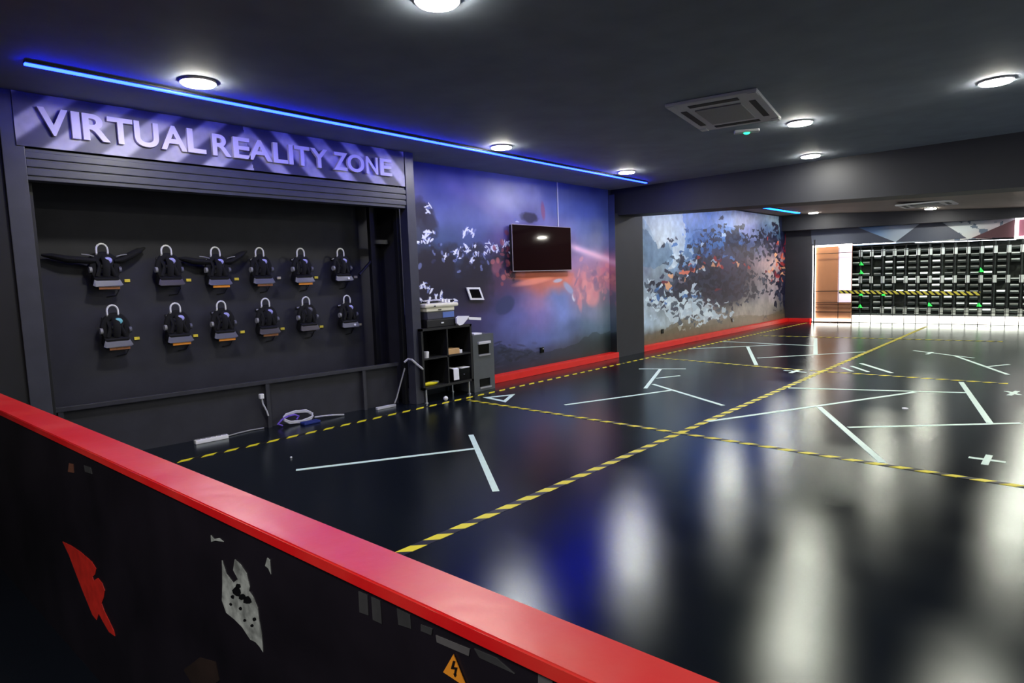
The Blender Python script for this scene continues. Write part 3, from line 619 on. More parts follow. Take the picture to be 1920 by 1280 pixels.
# ------------------------------------------------------------------ television, tablet, conduit, sockets
tx = -6.34; c1, c2 = onx(960, 419, tx), onx(1071, 428, tx); c3 = onx(965, 509, tx)
tv = thing('television', (tx-.03, (c1.y+c2.y)/2, c3.z), 'black flat television with thin silver bezel mounted on the blue mural', 'television')
hw = (c2.y-c1.y)/2; hh = c1.z-c3.z
MB().box((-.04, -hw+.01, .01), (.012, hw-.01, hh-.01), .004).build('casing', M['dark'], tv)
MB().box((.012, -hw, 0), (.02, hw, hh), .002).build('bezel', mat('tv_bezel', (170, 160, 168), .4, metal=.3), tv)
MB().box((.02, -hw+.011, .014), (.024, hw-.011, hh-.010)).build('screen', mat('tv_screen', (30, 15, 14), .05), tv)
MB().box((-.062, -.2, hh*.3), (-.04, .2, hh*.7)).build('wall_bracket', M['dark'], tv)
cd = onx(1046, 400, XW+.02)
tag(MB().box((XW+.012, cd.y-.012, c1.z-.1), (XW+.028, cd.y+.012, ZC), .003).build('cable_conduit', M['cable'], origin=(XW+.012, cd.y, c1.z)), 'thin white cable conduit running from the ceiling down to the television', 'conduit')
cs = [onx(x, y, XW+.06) for x, y in ((883.8, 562), (909.5, 562), (901, 538.4), (875.8, 538.4))]
tb = thing('wall_tablet', (XW+.03, (cs[0].y+cs[2].y)/2, cs[0].z), 'small white framed tablet screen fixed crookedly on the mural above the bin', 'tablet')
LC = [v-Vector(tb.location) for v in cs]; cen = sum(LC, Vector())/4
MB().prism([Vector((.0, v.y, v.z)) for v in LC], (.018, 0, 0)).build('bezel', M['white'], tb)
MB().prism([Vector((.018, cen.y+(v.y-cen.y)*.72, cen.z+(v.z-cen.z)*.70)) for v in LC], (.003, 0, 0)).build('screen', M['gloss'], tb)
MB().box((-.03, cen.y-.04, cen.z-.04), (0, cen.y+.04, cen.z+.04)).build('mount', M['dark'], tb)
for px, py, lb in ((1016, 656, 'black wall socket low on the near mural under the television'), (1374, 600, 'black wall socket low on the far mural, the farther one'), (1242, 621, 'black wall socket low on the far mural close to the column')):
    q = onx(px, py, XW+.02); s_ = thing('wall_socket', (XW+.012, q.y, q.z), lb, 'socket')
    MB().box((0, -.045, -.045), (.02, .045, .045), .004).build('face_plate', M['gloss'], s_)
    MB().cyl((.021, .02, .02), .012, .004, 16, 'x').build('pin', M['grille'] if px == 1016 else M['dark'], s_)

# ------------------------------------------------------------------ ceiling fittings
def make_lamp():
    o = thing('downlight', (0, 0, 0), '', 'ceiling light')
    MB().cyl((0, 0, -.008), .125, .016, 40).build('trim_ring', M['acwhite'], o, smooth=True)
    MB().cyl((0, 0, -.020), .112, .012, 40).build('diffuser', M['lamp'], o, smooth=True)
    return o
lamp0 = make_lamp(); lused = False
def lamp(loc, lb):
    global lused
    o = lamp0 if not lused else copy_tree(lamp0); lused = True; o.location = loc
    tag(o, lb, 'ceiling light', 'round ceiling downlights')
def on_c2(px, py):
    z = 2.9
    for _ in range(12): q = onz(px, py, z); z = zc2(q.x)
    return onz(px, py, z)
for px, py, lb in ((820, 8, 'large round downlight cut by the top edge of the picture'), (372, 160, 'round downlight above the VIRTUAL part of the sign'),
                   (940, 279, 'round downlight above the near mural, between sign and column'), (1175, 325, 'round downlight nearest the right end of the long blue strip'),
                   (1868, 157, 'big round downlight at the upper right, nearer of the right-hand pair'), (1500, 234, 'round downlight touching the corner of the ceiling air conditioner'),
                   (1520, 295, 'round downlight behind the air conditioner, just before the beam'), (1905, 262, 'round downlight cut by the right edge of the picture')):
    q = onz(px, py, ZC-.03); lamp((q.x, q.y, ZC), lb)
for px, py, lb in ((1525, 398, 'small round downlight in the far bay next to the short cyan strip'), (1745, 390, 'small round downlight in the far bay in front of the far air conditioner')):
    q = on_c2(px, py); lamp((q.x, q.y, q.z), lb)
for x, y, lb in ((-5.15, 12.0, 'downlight hidden by the beam, first of the far-bay row along the mural'), (-5.2, 15.1, 'downlight hidden by the beam, second of the far-bay row along the mural'),
                 (-2.9, 11.3, 'downlight hidden by the beam, first of the middle far-bay row'), (-2.95, 14.4, 'downlight hidden by the beam, second of the middle far-bay row'),
                 (-.65, 11.6, 'added downlight hidden by the beam, first of the right far-bay row'), (-.6, 14.8, 'added downlight hidden by the beam, second of the right far-bay row'), (-.5, 17.9, 'added downlight out of view in the right far-bay row')):  # right row is added to streak the floor's right edge with light
    lamp((x, y, zc2(x)), lb)
for x, y, lb in ((1.4, 3.2, 'added fill downlight out of view on the near right'), (1.5, 7.2, 'added fill downlight out of view on the middle right')):  # extra lamps added out of view for fill light
    lamp((x, y, ZC), lb)

def strip(name, pts, m, w, lb):
    a, b = pts; o = thing(name, a, lb, 'light strip'); d = b-a; ln = d.length; o.rotation_euler = (0, 0, math.atan2(d.y, d.x))
    if abs(d.z) > .001: o.rotation_euler = (0, -math.asin(d.z/ln), math.atan2(d.y, d.x))
    MB().box((0, -w*.8, -.002), (ln, w*.8, .012)).build('channel', M['dark'], o)
    MB().box((0, -w/2, -.016), (ln, w/2, -.002), .003).build('glowing_tube', m, o)
strip('neon_strip', (onz(45, 117, ZC-.02), onz(1212, 342, ZC-.02)), M['neon'], .034, 'long glowing blue light strip on the ceiling above the sign and near mural')
q1 = on_c2(1497, 397.5); q0 = Vector((q1.x-.05, 10.75, q1.z))
strip('neon_strip', (q0-Vector((0, 0, .02)), q1-Vector((0, 0, .02))), M['neon2'], .09, 'glowing cyan light strip on the far bay ceiling, mostly behind the beam')

def cassette(c, ax, s, lb):
    o = thing('ceiling_air_conditioner', c, lb, 'air conditioner'); o.rotation_euler = (0, 0, ax)
    h = s/2
    MB().box((-h, -h, -.03), (h, h, 0), .01).build('panel', M['acwhite'], o)
    MB().box((-h*.52, -h*.52, -.042), (h*.52, h*.52, -.03), .004).build('return_grille', M['grille'], o)
    for k in range(4):
        R_ = Matrix.Rotation(k*PI/2, 3, 'Z'); mb = MB().box((-h*.55, h*.70, -.034), (h*.55, h*.84, -.029))
        for v in mb.bm.verts: v.co = R_ @ v.co
        mb.build('air_slot', M['slot'], o)
    for sx_, sy_ in ((1, 1), (1, -1), (-1, 1), (-1, -1)): MB().box((sx_*h*.8, sy_*h*.8, -.036), (sx_*h*.98, sy_*h*.98, -.028), .004).build('corner_cap', M['acwhite'], o)
    return o
K = [onz(x, y, ZC-.03) for x, y in ((1228, 206), (1397, 176), (1487, 218), (1331, 245))]
cen = sum(K, Vector())/4; cen.z = ZC; e = (K[1]-K[0]); ac = cassette(cen, math.atan2(e.y, e.x), 1.0, 'square white ceiling air conditioner in the near bay')
ac.scale = ((K[1]-K[0]).length, (K[3]-K[0]).length, 1)
q = on_c2(1738, 380); cassette(Vector((q.x, q.y, zc2(q.x)-.02)), 0, 1.0, 'far white ceiling air conditioner seen edge-on beyond the beam')
q = onz(1400, 247, ZC-.02)
rc = thing('ceiling_sensor', (q.x, q.y, ZC), 'small white ceiling box with a glowing green light beside the air conditioner', 'sensor', rz=.5)
MB().box((-.13, -.045, -.03), (.13, .045, 0), .006).build('housing', M['acwhite'], rc)
MB().ball((0, 0, -.032), .026, (1.3, 1, .6)).build('indicator', M['green2'], rc, smooth=True)

# ------------------------------------------------------------------ floor tape
def strip_mesh(name, a, b, w, m, lb, cat='floor tape', group=None, z=.0015, uv=False):
    a, b = Vector((a.x, a.y, 0)), Vector((b.x, b.y, 0)); d = (b-a); ln = d.length; d.normalize(); n = Vector((-d.y, d.x, 0))*w/2
    me = bpy.data.meshes.new(name); h = Vector((0, 0, z))
    c = [a-n, b-n, b+n, a+n]; vs = [v-a for v in c]+[v-a+h for v in c]
    me.from_pydata(vs, [], [(3, 2, 1, 0), (4, 5, 6, 7), (0, 1, 5, 4), (1, 2, 6, 5), (2, 3, 7, 6), (3, 0, 4, 7)])
    u = me.uv_layers.new(name='UVMap')
    for lp in me.loops:
        i = lp.vertex_index % 4; u.data[lp.index].uv = ((ln if i in (1, 2) else 0), (w if i in (2, 3) else 0))
    me.materials.append(m); o = bpy.data.objects.new(name, me); COL.objects.link(o); o.location = a + Vector((0, 0, .0002))
    return tag(o, lb, cat, group)
G1 = 'yellow and black hazard tape lines on the floor'
HZ = [((Vector((-5.86, 1.9, 0)), Vector((-5.80, 9.2, 0))), .06, 'hazard_long', 'hazard tape line along the foot of the headset recess and near mural', .0015),
      ((Vector((-5.80, 9.2, 0)), Vector((-5.72, 18.6, 0))), .06, 'hazard_long', 'hazard tape line running beside the red kerb of the far mural', .0015),
      ((Vector((-2.765, 1.2, 0)), Vector((-2.80, 18.2, 0))), .07, 'hazard_mid', 'long hazard tape line running down the middle of the floor', .0015),
      ((Vector((-5.72, 5.42, 0)), Vector((1.6, 5.27, 0))), .06, 'hazard', 'nearest hazard tape line crossing the floor from the shelf to the right', .0022),
      ((onz(1226, 670), Vector((-3.05, 9.80, 0))), .06, 'hazard', 'hazard tape line crossing from the column to the middle line', .0022),
      ((Vector((-2.95, 9.80, 0)), onz(1890, 719)), .06, 'hazard', 'hazard tape line crossing the floor right of the middle line beyond the near one', .0022),
      ((onz(1425, 629), onz(1880, 640)), .06, 'hazard', 'farthest hazard tape line crossing near the fence', .0022)]
for (a, b), w, m, lb, z in HZ: strip_mesh('hazard_tape', a, b, w, M[m], lb, 'hazard tape', G1, z)
G2 = 'pale tape marks on the floor'
WT = [((555, 881), (889, 841), .05, 'long thin pale tape strip nearest the red barrier'), ((883, 815), (930, 921), .05, 'short pale tape bar crossing the end of the nearest long strip'),
      ((1059, 759), (1262, 731), .05, 'long pale tape strip pointing left under the small ladder-shaped mark'), ((1224, 720), (1356, 760), .05, 'slanting pale tape strip running down from the ladder-shaped mark to the middle line'),
      ((1198, 691.5), (1286, 691.5), .05, 'top bar of the ladder-shaped tape mark in front of the column'), ((1238, 692), (1210, 728), .05, 'slanting spine of the ladder-shaped tape mark'),
      ((1230, 709), (1275, 704), .045, 'short middle rung of the ladder-shaped tape mark'),
      ((1326, 790), (1715, 735), .05, 'long pale strip rising from the middle line to the right'), ((1478, 727), (1812, 736), .05, 'long pale strip forming the top edge of the big box mark'),
      ((1536, 763), (1655, 867), .055, 'broad slanting pale strip ending at the nearest cross tape'), ((1590, 801), (1915, 793), .05, 'long pale strip forming the bottom edge of the big box mark'),
      ((1802, 716), (1856, 793), .055, 'broad slanting pale strip closing the right side of the big box mark'),
      ((1292, 654), (1464, 646), .05, 'thin far strip starting beside the red kerb'), ((1355, 640), (1527, 648), .05, 'farthest thin strip starting beside the red kerb'),
      ((1402, 650), (1418, 684), .06, 'short bold bar joining the far thin strips'), ((1420, 671), (1628, 659), .05, 'long far strip running right from the short bold bar'),
      ((1529, 634), (1529, 664), .07, 'short upright bold bar in the reflection of the brown panel'),
      ((1614, 681), (1672, 699), .06, 'longest of the three short parallel dashes'), ((1596, 686), (1628, 697), .05, 'middle one of the three short parallel dashes'), ((1579, 689), (1598, 696), .05, 'smallest of the three short parallel dashes'),
      ((1713, 657), (1826, 671), .05, 'thin far strip of the arrow-like mark on the right'), ((1738, 664), (1748, 660), .05, 'tiny tick on the arrow-like mark on the right'),
      ((1788, 666), (1890, 702), .05, 'slanting strip of the arrow-like mark on the right'), ((1853, 687), (1892, 683), .045, 'short branch of the arrow-like mark on the right')]
for i, (a, b, w, lb) in enumerate(WT): strip_mesh('floor_tape', onz(*a), onz(*b), w, M['tape'], lb, 'floor tape', G2, z=.0012+.00025*(i % 5))
def cross(a0, a1, b0, b1, w1, w2, lb):
    A0, A1, B0, B1 = onz(*a0), onz(*a1), onz(*b0), onz(*b1); c = (A0+A1)/2
    o = thing('tape_cross', (c.x, c.y, 0), lb, 'floor tape', 'pale tape crosses')
    for (p, q_), w, z in (((A0, A1), w1, .0012), ((B0, B1), w2, .0018)):
        d = (q_-p).normalized(); n = Vector((-d.y, d.x, 0))*w/2; off = Vector((c.x, c.y, 0))
        MB().prism([Vector((v.x, v.y, .0003))-off for v in (p-n, q_-n, q_+n, p+n)], (0, 0, z)).build('tape_arm', M['tape'], o)
cross((1816, 857), (1886, 866.5), (1846, 871), (1855, 853), .05, .045, 'pale tape cross at the right, nearest to the barrier')
cross((1470, 694), (1512, 698), (1482, 699), (1500, 692.5), .05, .06, 'small pale tape cross in the middle distance by the middle line')
cross((1886, 733), (1912, 740), (1892, 741), (1908, 733), .05, .05, 'faint pale tape cross at the far right')
T3 = [onz(905, 745), onz(966, 738.5), onz(948, 754)]; c = sum(T3, Vector())/3; inn = [c+(v-c)*.58 for v in T3]
tg = thing('tape_triangle', (c.x, c.y, 0), 'pale tape triangle outline on the floor in front of the shelf', 'floor tape')
for i in range(3):
    q_ = [T3[i], T3[(i+1) % 3], inn[(i+1) % 3], inn[i]]
    MB().prism([Vector((v.x-c.x, v.y-c.y, .0003)) for v in q_], (0, 0, .0012)).build('tape_side', M['tape'], tg)
q = onz(1697, 766); tag(MB().cyl((0, 0, .004), .03, .008, 12).build('paper_scrap', M['paper']), 'tiny white scrap lying on the floor inside the big box mark', 'scrap').location = (q.x, q.y, 0)
q = onz(546, 859); tag(MB().ball((0, 0, .008), .009).build('bead', M['paper']), 'tiny pale crumb on the floor near the nearest long tape strip', 'crumb').location = (q.x, q.y, 0)
q = onz(318, 833); tag(MB().box((-.01, -.02, 0), (.01, .02, .015), .003).build('plug', M['white']), 'tiny white plug end left of the white power strip', 'plug').location = (q.x, q.y, 0)

# ------------------------------------------------------------------ cables by the low rail
def fl(px, py, z=.01): v = onz(px, py, z); return v
a, b = fl(365, 829, .02), fl(427, 817, .02)
ps = thing('power_strip', (a.x, a.y, 0), 'long white multi-socket power strip lying at the left end of the low rail', 'power strip', rz=math.atan2((b-a).y, (b-a).x)); ln = (b-a).length
MB().box((0, -.03, 0), (ln, .03, .04), .008).build('body', M['white'], ps)
for k in range(6): MB().cyl((ln*(k+.7)/6.4, 0, .041), .021, .004, 20).build('socket', M['grille'], ps)
def cable(name, pts, r, m, lb): 
    P_ = [Vector(p) for p in pts]; o = MB().tube(P_, r, 8).build(name, m, origin=P_[0], smooth=True); return tag(o, lb, 'cable')
cable('power_lead', [fl(427, 817), fl(445, 812), fl(470, 806), fl(495, 802)], .007, M['grille'], 'grey lead running right from the white power strip')
X5 = -6.40; pk = [onx(490, 742, X5), onx(493, 757, X5), onx(500, 770, X5), onx(503, 779, X5)]
wc = thing('hanging_plug', pk[0], 'white plug with short pale lead hanging on the low rail', 'plug')
MB().box((-.02, -.022, -.03), (.02, .022, .022), .006).build('plug_body', M['white'], wc)
MB().tube([p-pk[0] for p in pk], .009, 8).build('lead', M['cable'], wc, smooth=True)
def fk(px, py, X=-6.36): v = onx(px, py, X); return Vector((v.x, v.y, max(v.z, .012)))
cc_ = fk(560, 786)
tag(MB().tube([Vector((cc_.x+.05*math.sin(t_)+.008*math.sin(3*t_), cc_.y+.17*math.cos(t_), .075-.05*math.sin(t_)+.012*math.cos(2.3*t_))) for t_ in [i*.5 for i in range(38)]], .010, 8).build('cable_coil', M['cable'], origin=(cc_.x, cc_.y, 0), smooth=True), 'coiled white cable on the floor in front of the low rail', 'cable')
cable('loose_cable', [fk(530, 802), fk(521, 795), fk(528, 787), fk(540, 780), fk(552, 777), fk(560, 780), fk(556, 786)], .011, M['bluecable'], 'purple-tinted cable curling left of the white coil')
cable('loose_cable', [fk(590, 782, -6.34), fk(602, 780, -6.32), fk(622, 778, -6.3), fk(645, 777, -6.27)], .009, M['cable'], 'pale cable stretched right from the white coil')
q = fl(582, 792); tag(MB().box((-.05, -.10, 0), (.05, .10, .03), .012).build('blue_pouch', M['bluebag'], smooth=True), 'small dark blue pouch lying under the white coil', 'pouch').location = (q.x, q.y, 0)
a, b = fl(706, 766, .015), fl(741, 759, .015)
tag(MB().box((0, -.02, 0), ((b-a).length, .02, .03), .005).build('cable_cover', M['cable']), 'short white cable cover on the floor at the rail post', 'cable cover').location = (a.x, a.y, 0)
bpy.data.objects['cable_cover'].rotation_euler = (0, 0, math.atan2((b-a).y, (b-a).x))
cable('hanging_cable', [onx(759, 690, -6.14), onx(752, 715, -6.14), onx(744, 745, -6.13), onx(740, 756, -6.12)], .009, M['grille'], 'grey cable hanging from the rail end to the floor')
cable('hanging_cable', [onx(758, 679, -6.12), onx(765, 673, -6.10), onx(772, 674, -6.0), onx(782, 683, -5.99), onx(793, 692, -5.99)], .013, M['cable'], 'pale cable bending over the right end of the low rail past the grey post')

# ------------------------------------------------------------------ far end: lit frame, fence, rack, fascia
def fx(px, py, Y): return ony(px, py, Y)
a, b = fx(1527, 460, YF), fx(1597, 603, YF)
fr = thing('lit_panel', (a.x, YF-.10, 0), 'brown board in a bright white light frame at the left end of the fence', 'panel'); wd = b.x-a.x; ht = fx(1540, 460, YF).z
MB().box((.03, .0, .02), (wd, .05, ht)).build('board', M['wood'], fr)
MB().box((0, -.04, .03), (.075, .0, ht), .004).build('light_bar', M['ledstrong'], fr)
MB().box((0, -.04, .035), (wd, 0, .11), .004).build('light_bar', M['ledstrong'], fr)
MB().box((0, -.04, ht-.05), (wd, 0, ht), .004).build('light_bar', M['ledstrong'], fr)
pc = fx(1574, 500, YF).x-a.x
z0 = fx(1580, 566, YF).z
MB().box((pc, -.03, z0), (wd, .0, ht-.05), .003).build('lit_poster', M['pinkposter'], fr)
for z in (.28, .40, .50): MB().box((.08, -.012, z), (wd, .0, z+.012)).build('groove', mat('groove_brown', (120, 70, 45), .6), fr)
# rack
xr0, xr1 = fx(1599, 500, YF+.12).x, .4
RK = thing('equipment_rack', ((xr0+xr1)/2, YF+.35, 0), 'wide dark rack wall with rows of pale bracket plates behind the fence', 'rack')
ox = (xr0+xr1)/2
zrt, zrb = 2.06, .22
MB().box((xr0-ox, .14, zrb), (xr1-ox, .2, zrt)).build('back_panel', mat('rack_green_black', (58, 66, 58), .6, var=.5, scale=2.5), RK)
for z in (zrb, zrt-.03): MB().box((xr0-ox, -.2, z), (xr1-ox, .2, z+.03)).build('shelf', M['device'], RK)
pxs = [1613, 1633.5, 1655, 1676.3, 1698, 1720.5, 1743, 1766, 1790, 1814, 1839, 1864.5, 1890, 1915.5]
pX = [fx(x, 520, YF+.12).x for x in pxs]
for _ in range(6): pX.append(pX[-1]+.245)
for i, x in enumerate(pX):
    if x > xr1: break
    for j, z in enumerate((1.87-.0*i, 1.16, .36)):
        dz = -.017*max(0, x+4.5)*(1 if j < 2 else 1)
        if j == 2 and i < 2: continue
        MB().box((x-ox-.043, -.235, z+dz-.09), (x-ox+.043, -.215, z+dz+.09), .003).build('bracket_plate', M['silver'] if j < 2 else M['silver_dim'], RK)
    MB().box((x-ox-.012, -.21, zrb), (x-ox+.012, -.17, zrt)).build('upright', M['device'], RK)
def make_dev(bright, w):
    o = thing('rack_device', (0, 0, 0), '', 'device')
    MB().box((-w/2, -.17, .01), (w/2, .12, .075), .004).build('body', M['device'], o)
    MB().box((-w/2*.94, -.185, .055), (w/2*.94, -.168, .055+(.04 if bright == 2 else .03))).build('front_bar', (M['silver_dim'], M['silver'], mat('bar_glint', (250, 255, 250), .3, emit=.75, ecol=(.9, 1, .95)))[bright], o)  # brightest bars glow in place of light caught on reflective metal
    return o
devs = [make_dev(k, .17) for k in range(3)]; dused = [False]*3
zrows = [.34+.152*k for k in range(11)]
LB = ['dark device with a dull grey front bar racked behind the fence', 'dark device with a pale silver front bar racked behind the fence', 'dark device with a front bar glinting white racked behind the fence']
edges = [pX[0]-.24]+pX
for c in range(len(edges)-1):
    xc = (edges[c]+edges[c+1])/2
    if xc > 0.0: break
    for j, z in enumerate(zrows):
        z = z - .017*max(0, xc+4.5)
        k = rng.choice([0, 1, 2], p=[.45, .42, .13])
        if 4 <= c <= 8 and 2 <= j <= 7: k = rng.choice([0, 1, 2], p=[.12, .33, .55])
        if c in (8, 9) and j > 5: k = 0
        if rng.random() < .05: continue
        o = devs[k] if not dused[k] else copy_tree(devs[k]); dused[k] = True
        o.location = (xc, YF+.33, z); tag(o, LB[k], 'device', LB[k])
for px, py in ((1615, 494), (1615, 510), (1614, 551), (1656, 551), (1613, 573.5), (1743, 570.5), (1840, 506), (1836, 571)):
    q = fx(px, py, YF+.1)
    o = MB().prism([(-.05, 0, -.045), (.055, 0, -.045), (-.02, 0, .06)], (0, .02, 0)).build('indicator_light', M['green']); o.location = q
    tag(o, 'glowing green light low on the left of the rack' if False else 'glowing green indicator light on the rack', 'indicator light', 'green indicator lights on the rack')
# glowing base boxes and led strips
a = fx(1598, 600, YF+.02)
bb = thing('light_plinth', ((a.x+4.9)/2, YF-.0, 0), 'glowing white plinth along the foot of the rack', 'light plinth'); w_ = (4.9-a.x)/2
MB().box((-w_, -.03, .0), (w_, .1, .2), .004).build('glowing_front', M['led'], bb)
def bar(p0, p1, Y, lb):
    A0, A1 = fx(*p0, Y), fx(*p1, Y); strip('led_strip', (A0, A1), M['ledstrip'], .03, lb)
bar((1598, 458), (1679, 454), YF-.06, 'thin white light strip above the left end of the rack')
bar((1716, 454), (1905, 448), YF-.06, 'thin white light strip above the right part of the rack')
# fascia print and dark triangles
xa, xb = -5.68, .6
nu, nv = 220, 40; xx = xa+(xb-xa)*(np.arange(nu)+.5)/nu; zz = 2.08+.56*(np.arange(nv)+.5)/nv; XX, Z2 = np.meshgrid(xx, zz)
A = interp_grid([xa, -4.9, -4.3, -3.6, -3.0, -2.2, -1.4, xb], [2.6, 2.35, 2.1], [[(60,70,95),(120,150,185),(70,115,170),(150,165,195),(170,180,195),(190,200,210),(175,170,190),(180,150,170)],
     [(60,70,95),(110,140,180),(100,140,190),(165,180,200),(175,180,190),(195,205,210),(185,175,185),(180,140,160)], [(60,70,95),(120,140,170),(165,185,205),(170,185,200),(180,185,190),(200,205,205),(190,150,155),(170,90,100)]], XX, Z2)
nb = fbm(XX, Z2, 5, 3); mk = ((nb > .60) & (XX > -2.4))[..., None]; A = np.where(mk, np.array((95, 110, 130.)), A)
color_grid('fascia_print', lambda u, v: Vector((xa+(xb-xa)*u, YF-.012, 2.08+.56*v)), None, slin(A[:, :, :]), M['mural'], depth=(0, .011, 0),
           label='blue and grey printed band above the rack, under the far ceiling beam', category='print')
def tri(pts, lb, m='wall'):
    P_ = [fx(x, y, YF-.03) for x, y in pts]; o = MB().prism(P_, (0, .015, 0)).build('triangle_panel', M[m], origin=P_[0]); tag(o, lb, 'panel', 'dark pointed panels above the rack')
M['tri'] = mat('dark_slate_panel', (66, 72, 88), .5)
M['tri_red'] = mat('dark_maroon_panel', (78, 48, 56), .5)
tri([(1520, 424), (1600, 423), (1677, 453), (1600, 457), (1522, 458)], 'dark slate panel sloping down to the right above the brown board', 'tri')
tri([(1680, 453), (1729, 416), (1762, 414), (1812, 446), (1750, 451)], 'dark slate pointed panel in the middle above the rack', 'tri')
tri([(1822, 446), (1906, 410), (1906, 445)], 'dark maroon pointed panel left of the white framed sign', 'tri_red')
# framed lit sign at the right edge
a, b = fx(1904, 407, YF-.06), fx(1904, 448, YF-.06)
ls = thing('framed_light_sign', (a.x, YF-.06, b.z), 'mauve sign in a bright white frame cut by the right edge of the picture', 'sign'); hh = a.z-b.z
MB().box((.05, -.02, .05), (1.15, .03, hh-.05)).build('poster', M['mauve'], ls)
for q in (((0, -.04, 0), (.07, .03, hh)), ((1.13, -.04, 0), (1.2, .03, hh)), ((.07, -.04, 0), (1.13, .03, .06)), ((.07, -.04, hh-.06), (1.13, .03, hh))): MB().box(*q, .004).build('frame_bar', M['ledstrong'], ls)

# wire fence
YW = YF-.22
fc = thing('mesh_fence', (-2.6, YW, 0), 'tall thin black wire mesh fence in front of the rack', 'fence')
wx = [fx(1527, 560, YW).x] + [fx(1571.5, 560, YW).x] + [fx(x, 600, YW).x for x in (1611, 1631.6, 1652, 1673, 1694.7, 1716.5, 1738.5, 1761, 1785, 1809, 1833, 1858, 1884, 1910)]
while wx[-1] < .6: wx.append(wx[-1]+.25)
for x in wx: MB().box((x+2.6-.0065, -.006, 0), (x+2.6+.0065, .006, 2.05)).build('upright_wire', M['dark'], fc)
for z in (.015, .30, .43, .55, 1.90): MB().box((wx[0]+2.6, -.006, z), (wx[-1]+2.6, .006, z+.014)).build('cross_wire', M['dark'], fc)
za = fx(1571, 546, YW).z
MB().box((wx[0]+2.6, -.012, za-.0), (wx[1]+2.6, .012, za+.02)).build('cross_wire', M['dark'], fc)
MB().box((wx[0]+2.6-.03, -.02, 0), (wx[0]+2.6+.0, .02, 2.3)).build('end_post', M['dark'], fc)
a, b = fx(1573, 547, YW-.02), fx(1838, 550, YW-.02)
me = bpy.data.meshes.new('hazard_tape'); hgt = .09
vs = [(0, 0, -hgt/2), ((b-a).x, 0, (b-a).z-hgt/2), ((b-a).x, 0, (b-a).z+hgt/2), (0, 0, hgt/2)]; vs = vs+[(x, .003, z) for x, _, z in vs]
me.from_pydata(vs, [], [(0, 1, 2, 3), (7, 6, 5, 4), (0, 4, 5, 1), (1, 5, 6, 2), (2, 6, 7, 3), (3, 7, 4, 0)]); u = me.uv_layers.new(name='UVMap')
for lp in me.loops: i = lp.vertex_index % 4; u.data[lp.index].uv = ((b-a).x if i in (1, 2) else 0, -hgt if i in (2, 3) else 0)
me.materials.append(hazard_mat('barrier_hazard_tape', .13, (225, 215, 80))); o = bpy.data.objects.new('hazard_tape', me); COL.objects.link(o); o.location = a
tag(o, 'yellow and black hazard tape stretched across the wire fence', 'hazard tape')

# ------------------------------------------------------------------ foreground barrier with red cap
zc = .95
def near_y(x): return .675+.0303*x
def far_y(x): return .779+.0240*x
x0, x1 = -6.04, 1.6
br = thing('barrier_wall', (-2.2, near_y(-2.2)+.05, 0), 'low dark printed barrier wall with a red painted cap in the foreground', 'barrier')
BL = Vector(br.location)
def loc(v): return Vector(v)-BL
mb = MB().hexa([loc(p) for p in ((x0, near_y(x0), zc-.028), (x1, near_y(x1), zc-.028), (x1, far_y(x1), zc-.028), (x0, far_y(x0), zc-.028), (x0, near_y(x0), zc), (x1, near_y(x1), zc), (x1, far_y(x1), zc), (x0, far_y(x0), zc))])
bmesh.ops.bevel(mb.bm, geom=list(mb.bm.edges), offset=.003, segments=2, affect='EDGES')
mb.build('cap', M['cap'], br)
ins = .012
pm = mat('barrier_print', (24, 20, 27), .35, var=.45, scale=3)
MB().hexa([loc(p) for p in ((x0, near_y(x0)+ins, 0), (x1, near_y(x1)+ins, 0), (x1, far_y(x1)-.01, 0), (x0, far_y(x0)-.01, 0), (x0, near_y(x0)+ins, zc-.028), (x1, near_y(x1)+ins, zc-.028), (x1, far_y(x1)-.01, zc-.028), (x0, far_y(x0)-.01, zc-.028))]).build('panel', pm, br)
def onface(px, py, off=.0):
    d = ray(px, py); t_ = (.675+ins-off)/(d.y-.0303*d.x); return O+d*t_
def decal(name, pts, m, lb=None, th=.0015, parent=br):
    P_ = [loc(onface(x, y)) for x, y in pts]; o = MB().prism(P_, (0, -th, 0)).build(name, m, parent)
    if lb: o['label'] = lb
    return o
RM = mat('red_print', (205, 42, 32), .45, var=.2, scale=20)
decal('printed_shard', [(118, 1015), (133, 1022), (150, 1033), (172, 1052), (181, 1066), (179, 1076), (174, 1081), (176, 1088), (184, 1083), (192, 1093), (197, 1107), (195, 1120), (191, 1131), (196, 1145), (205, 1163), (214, 1182), (216, 1192), (205, 1184), (194, 1165), (186, 1150), (182, 1162), (174, 1152), (165, 1130), (154, 1103), (142, 1072), (130, 1040)], RM, 'torn red printed shard on the barrier face')
WM = mat('pale_print', (150, 155, 152), .5, var=.55, scale=28)
decal('printed_shard', [(417, 1050), (425, 1075), (438, 1092), (447, 1085), (438, 1068), (441, 1048), (452, 1058), (463, 1075), (469, 1100), (468, 1108), (476, 1120), (484, 1140), (487, 1165), (492, 1190), (494, 1222), (488, 1212), (480, 1203), (470, 1198), (455, 1175), (440, 1160), (425, 1148), (417, 1125), (418, 1095)], WM, 'torn pale grey printed shard on the barrier face')
DK = mat('print_black', (12, 12, 14), .4)
for cx_, cy_, r_ in ((446, 1108, 9), (455, 1118, 7), (465, 1125, 8), (437, 1118, 4), (434, 1132, 3), (452, 1140, 3), (460, 1162, 3), (478, 1160, 4), (474, 1172, 3), (448, 1098, 6)):
    decal('printed_blot', [(cx_+r_*math.cos(k*PI/4+.3)*(.7+.5*random.random()), cy_+r_*math.sin(k*PI/4+.3)*(.7+.5*random.random())) for k in range(8)], DK, th=.0022)
decal('printed_scrap', [(396, 1003), (402, 1010), (411, 1008), (420, 1015), (405, 1013), (397, 1015)], WM)
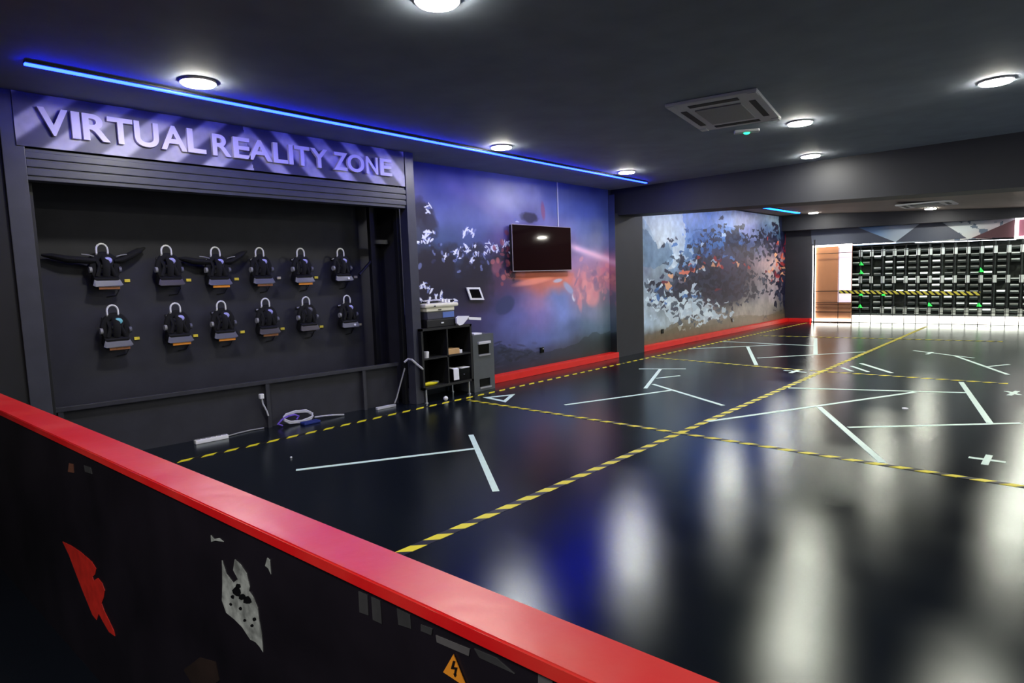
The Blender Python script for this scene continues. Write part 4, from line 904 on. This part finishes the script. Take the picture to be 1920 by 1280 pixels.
decal('printed_scrap', [(502, 1045), (507, 1050), (509, 1076), (504, 1065), (498, 1060)], WM)
TP = mat('grey_tape', (58, 58, 60), .45, var=.25, scale=15); TP2 = mat('grey_tape_light', (88, 86, 88), .45, var=.15, scale=15)
for pts, m_ in (([(673, 1108), (690, 1115), (692, 1153), (675, 1147)], TP), ([(697, 1118), (714, 1126), (717, 1169), (700, 1161)], TP), ([(818, 1190), (882, 1216), (880, 1229), (820, 1203)], TP2), ([(745, 1140), (770, 1152), (772, 1178), (748, 1170)], TP), ([(1010, 1262), (1037, 1272), (1037, 1282), (1010, 1282)], TP2), ([(890, 1215), (930, 1232), (965, 1262), (900, 1232)], TP), ([(130, 868), (138, 870), (139, 886), (128, 884)], mat('brown_scrap', (110, 70, 55), .5)), ([(158, 872), (170, 876), (173, 888), (160, 884)], TP), ([(790, 1170), (812, 1178), (810, 1190), (790, 1182)], TP)):
    decal('tape_patch', pts, m_)
BRN = mat('brown_print', (38, 27, 23), .5, var=.3, scale=12); PUR = mat('purple_print', (34, 32, 48), .5, var=.4, scale=10)
decal('printed_haze', [(345, 1255), (375, 1232), (405, 1240), (412, 1275), (390, 1290), (360, 1280)], BRN)
ws = [onface(x, y, .002) for x, y in ((832, 1260), (851, 1226), (877, 1292), (860, 1283))]
WP = [onface(*p_, .002) for p_ in ((832, 1259), (851, 1226), (876, 1288))]
wsn = thing('warning_sticker', WP[0], 'orange triangular high-voltage warning sticker on the barrier face', 'sticker'); W0 = Vector(WP[0])
ctr = sum(WP, Vector())/3
MB().prism([v-W0 for v in WP], (0, -.0015, 0)).build('triangle', mat('warning_orange', (238, 150, 40), .45), wsn)
bolt = [onface(x, y, .0036)-W0 for x, y in ((850, 1238), (854, 1239), (851, 1250), (858, 1251), (855, 1264), (856.5, 1264), (853.5, 1269), (850.5, 1262), (852, 1262.5), (853.5, 1254), (846, 1253))]
MB().prism(bolt, (0, -.001, 0)).build('lightning_bolt', mat('bolt_black', (15, 10, 8), .5), wsn)
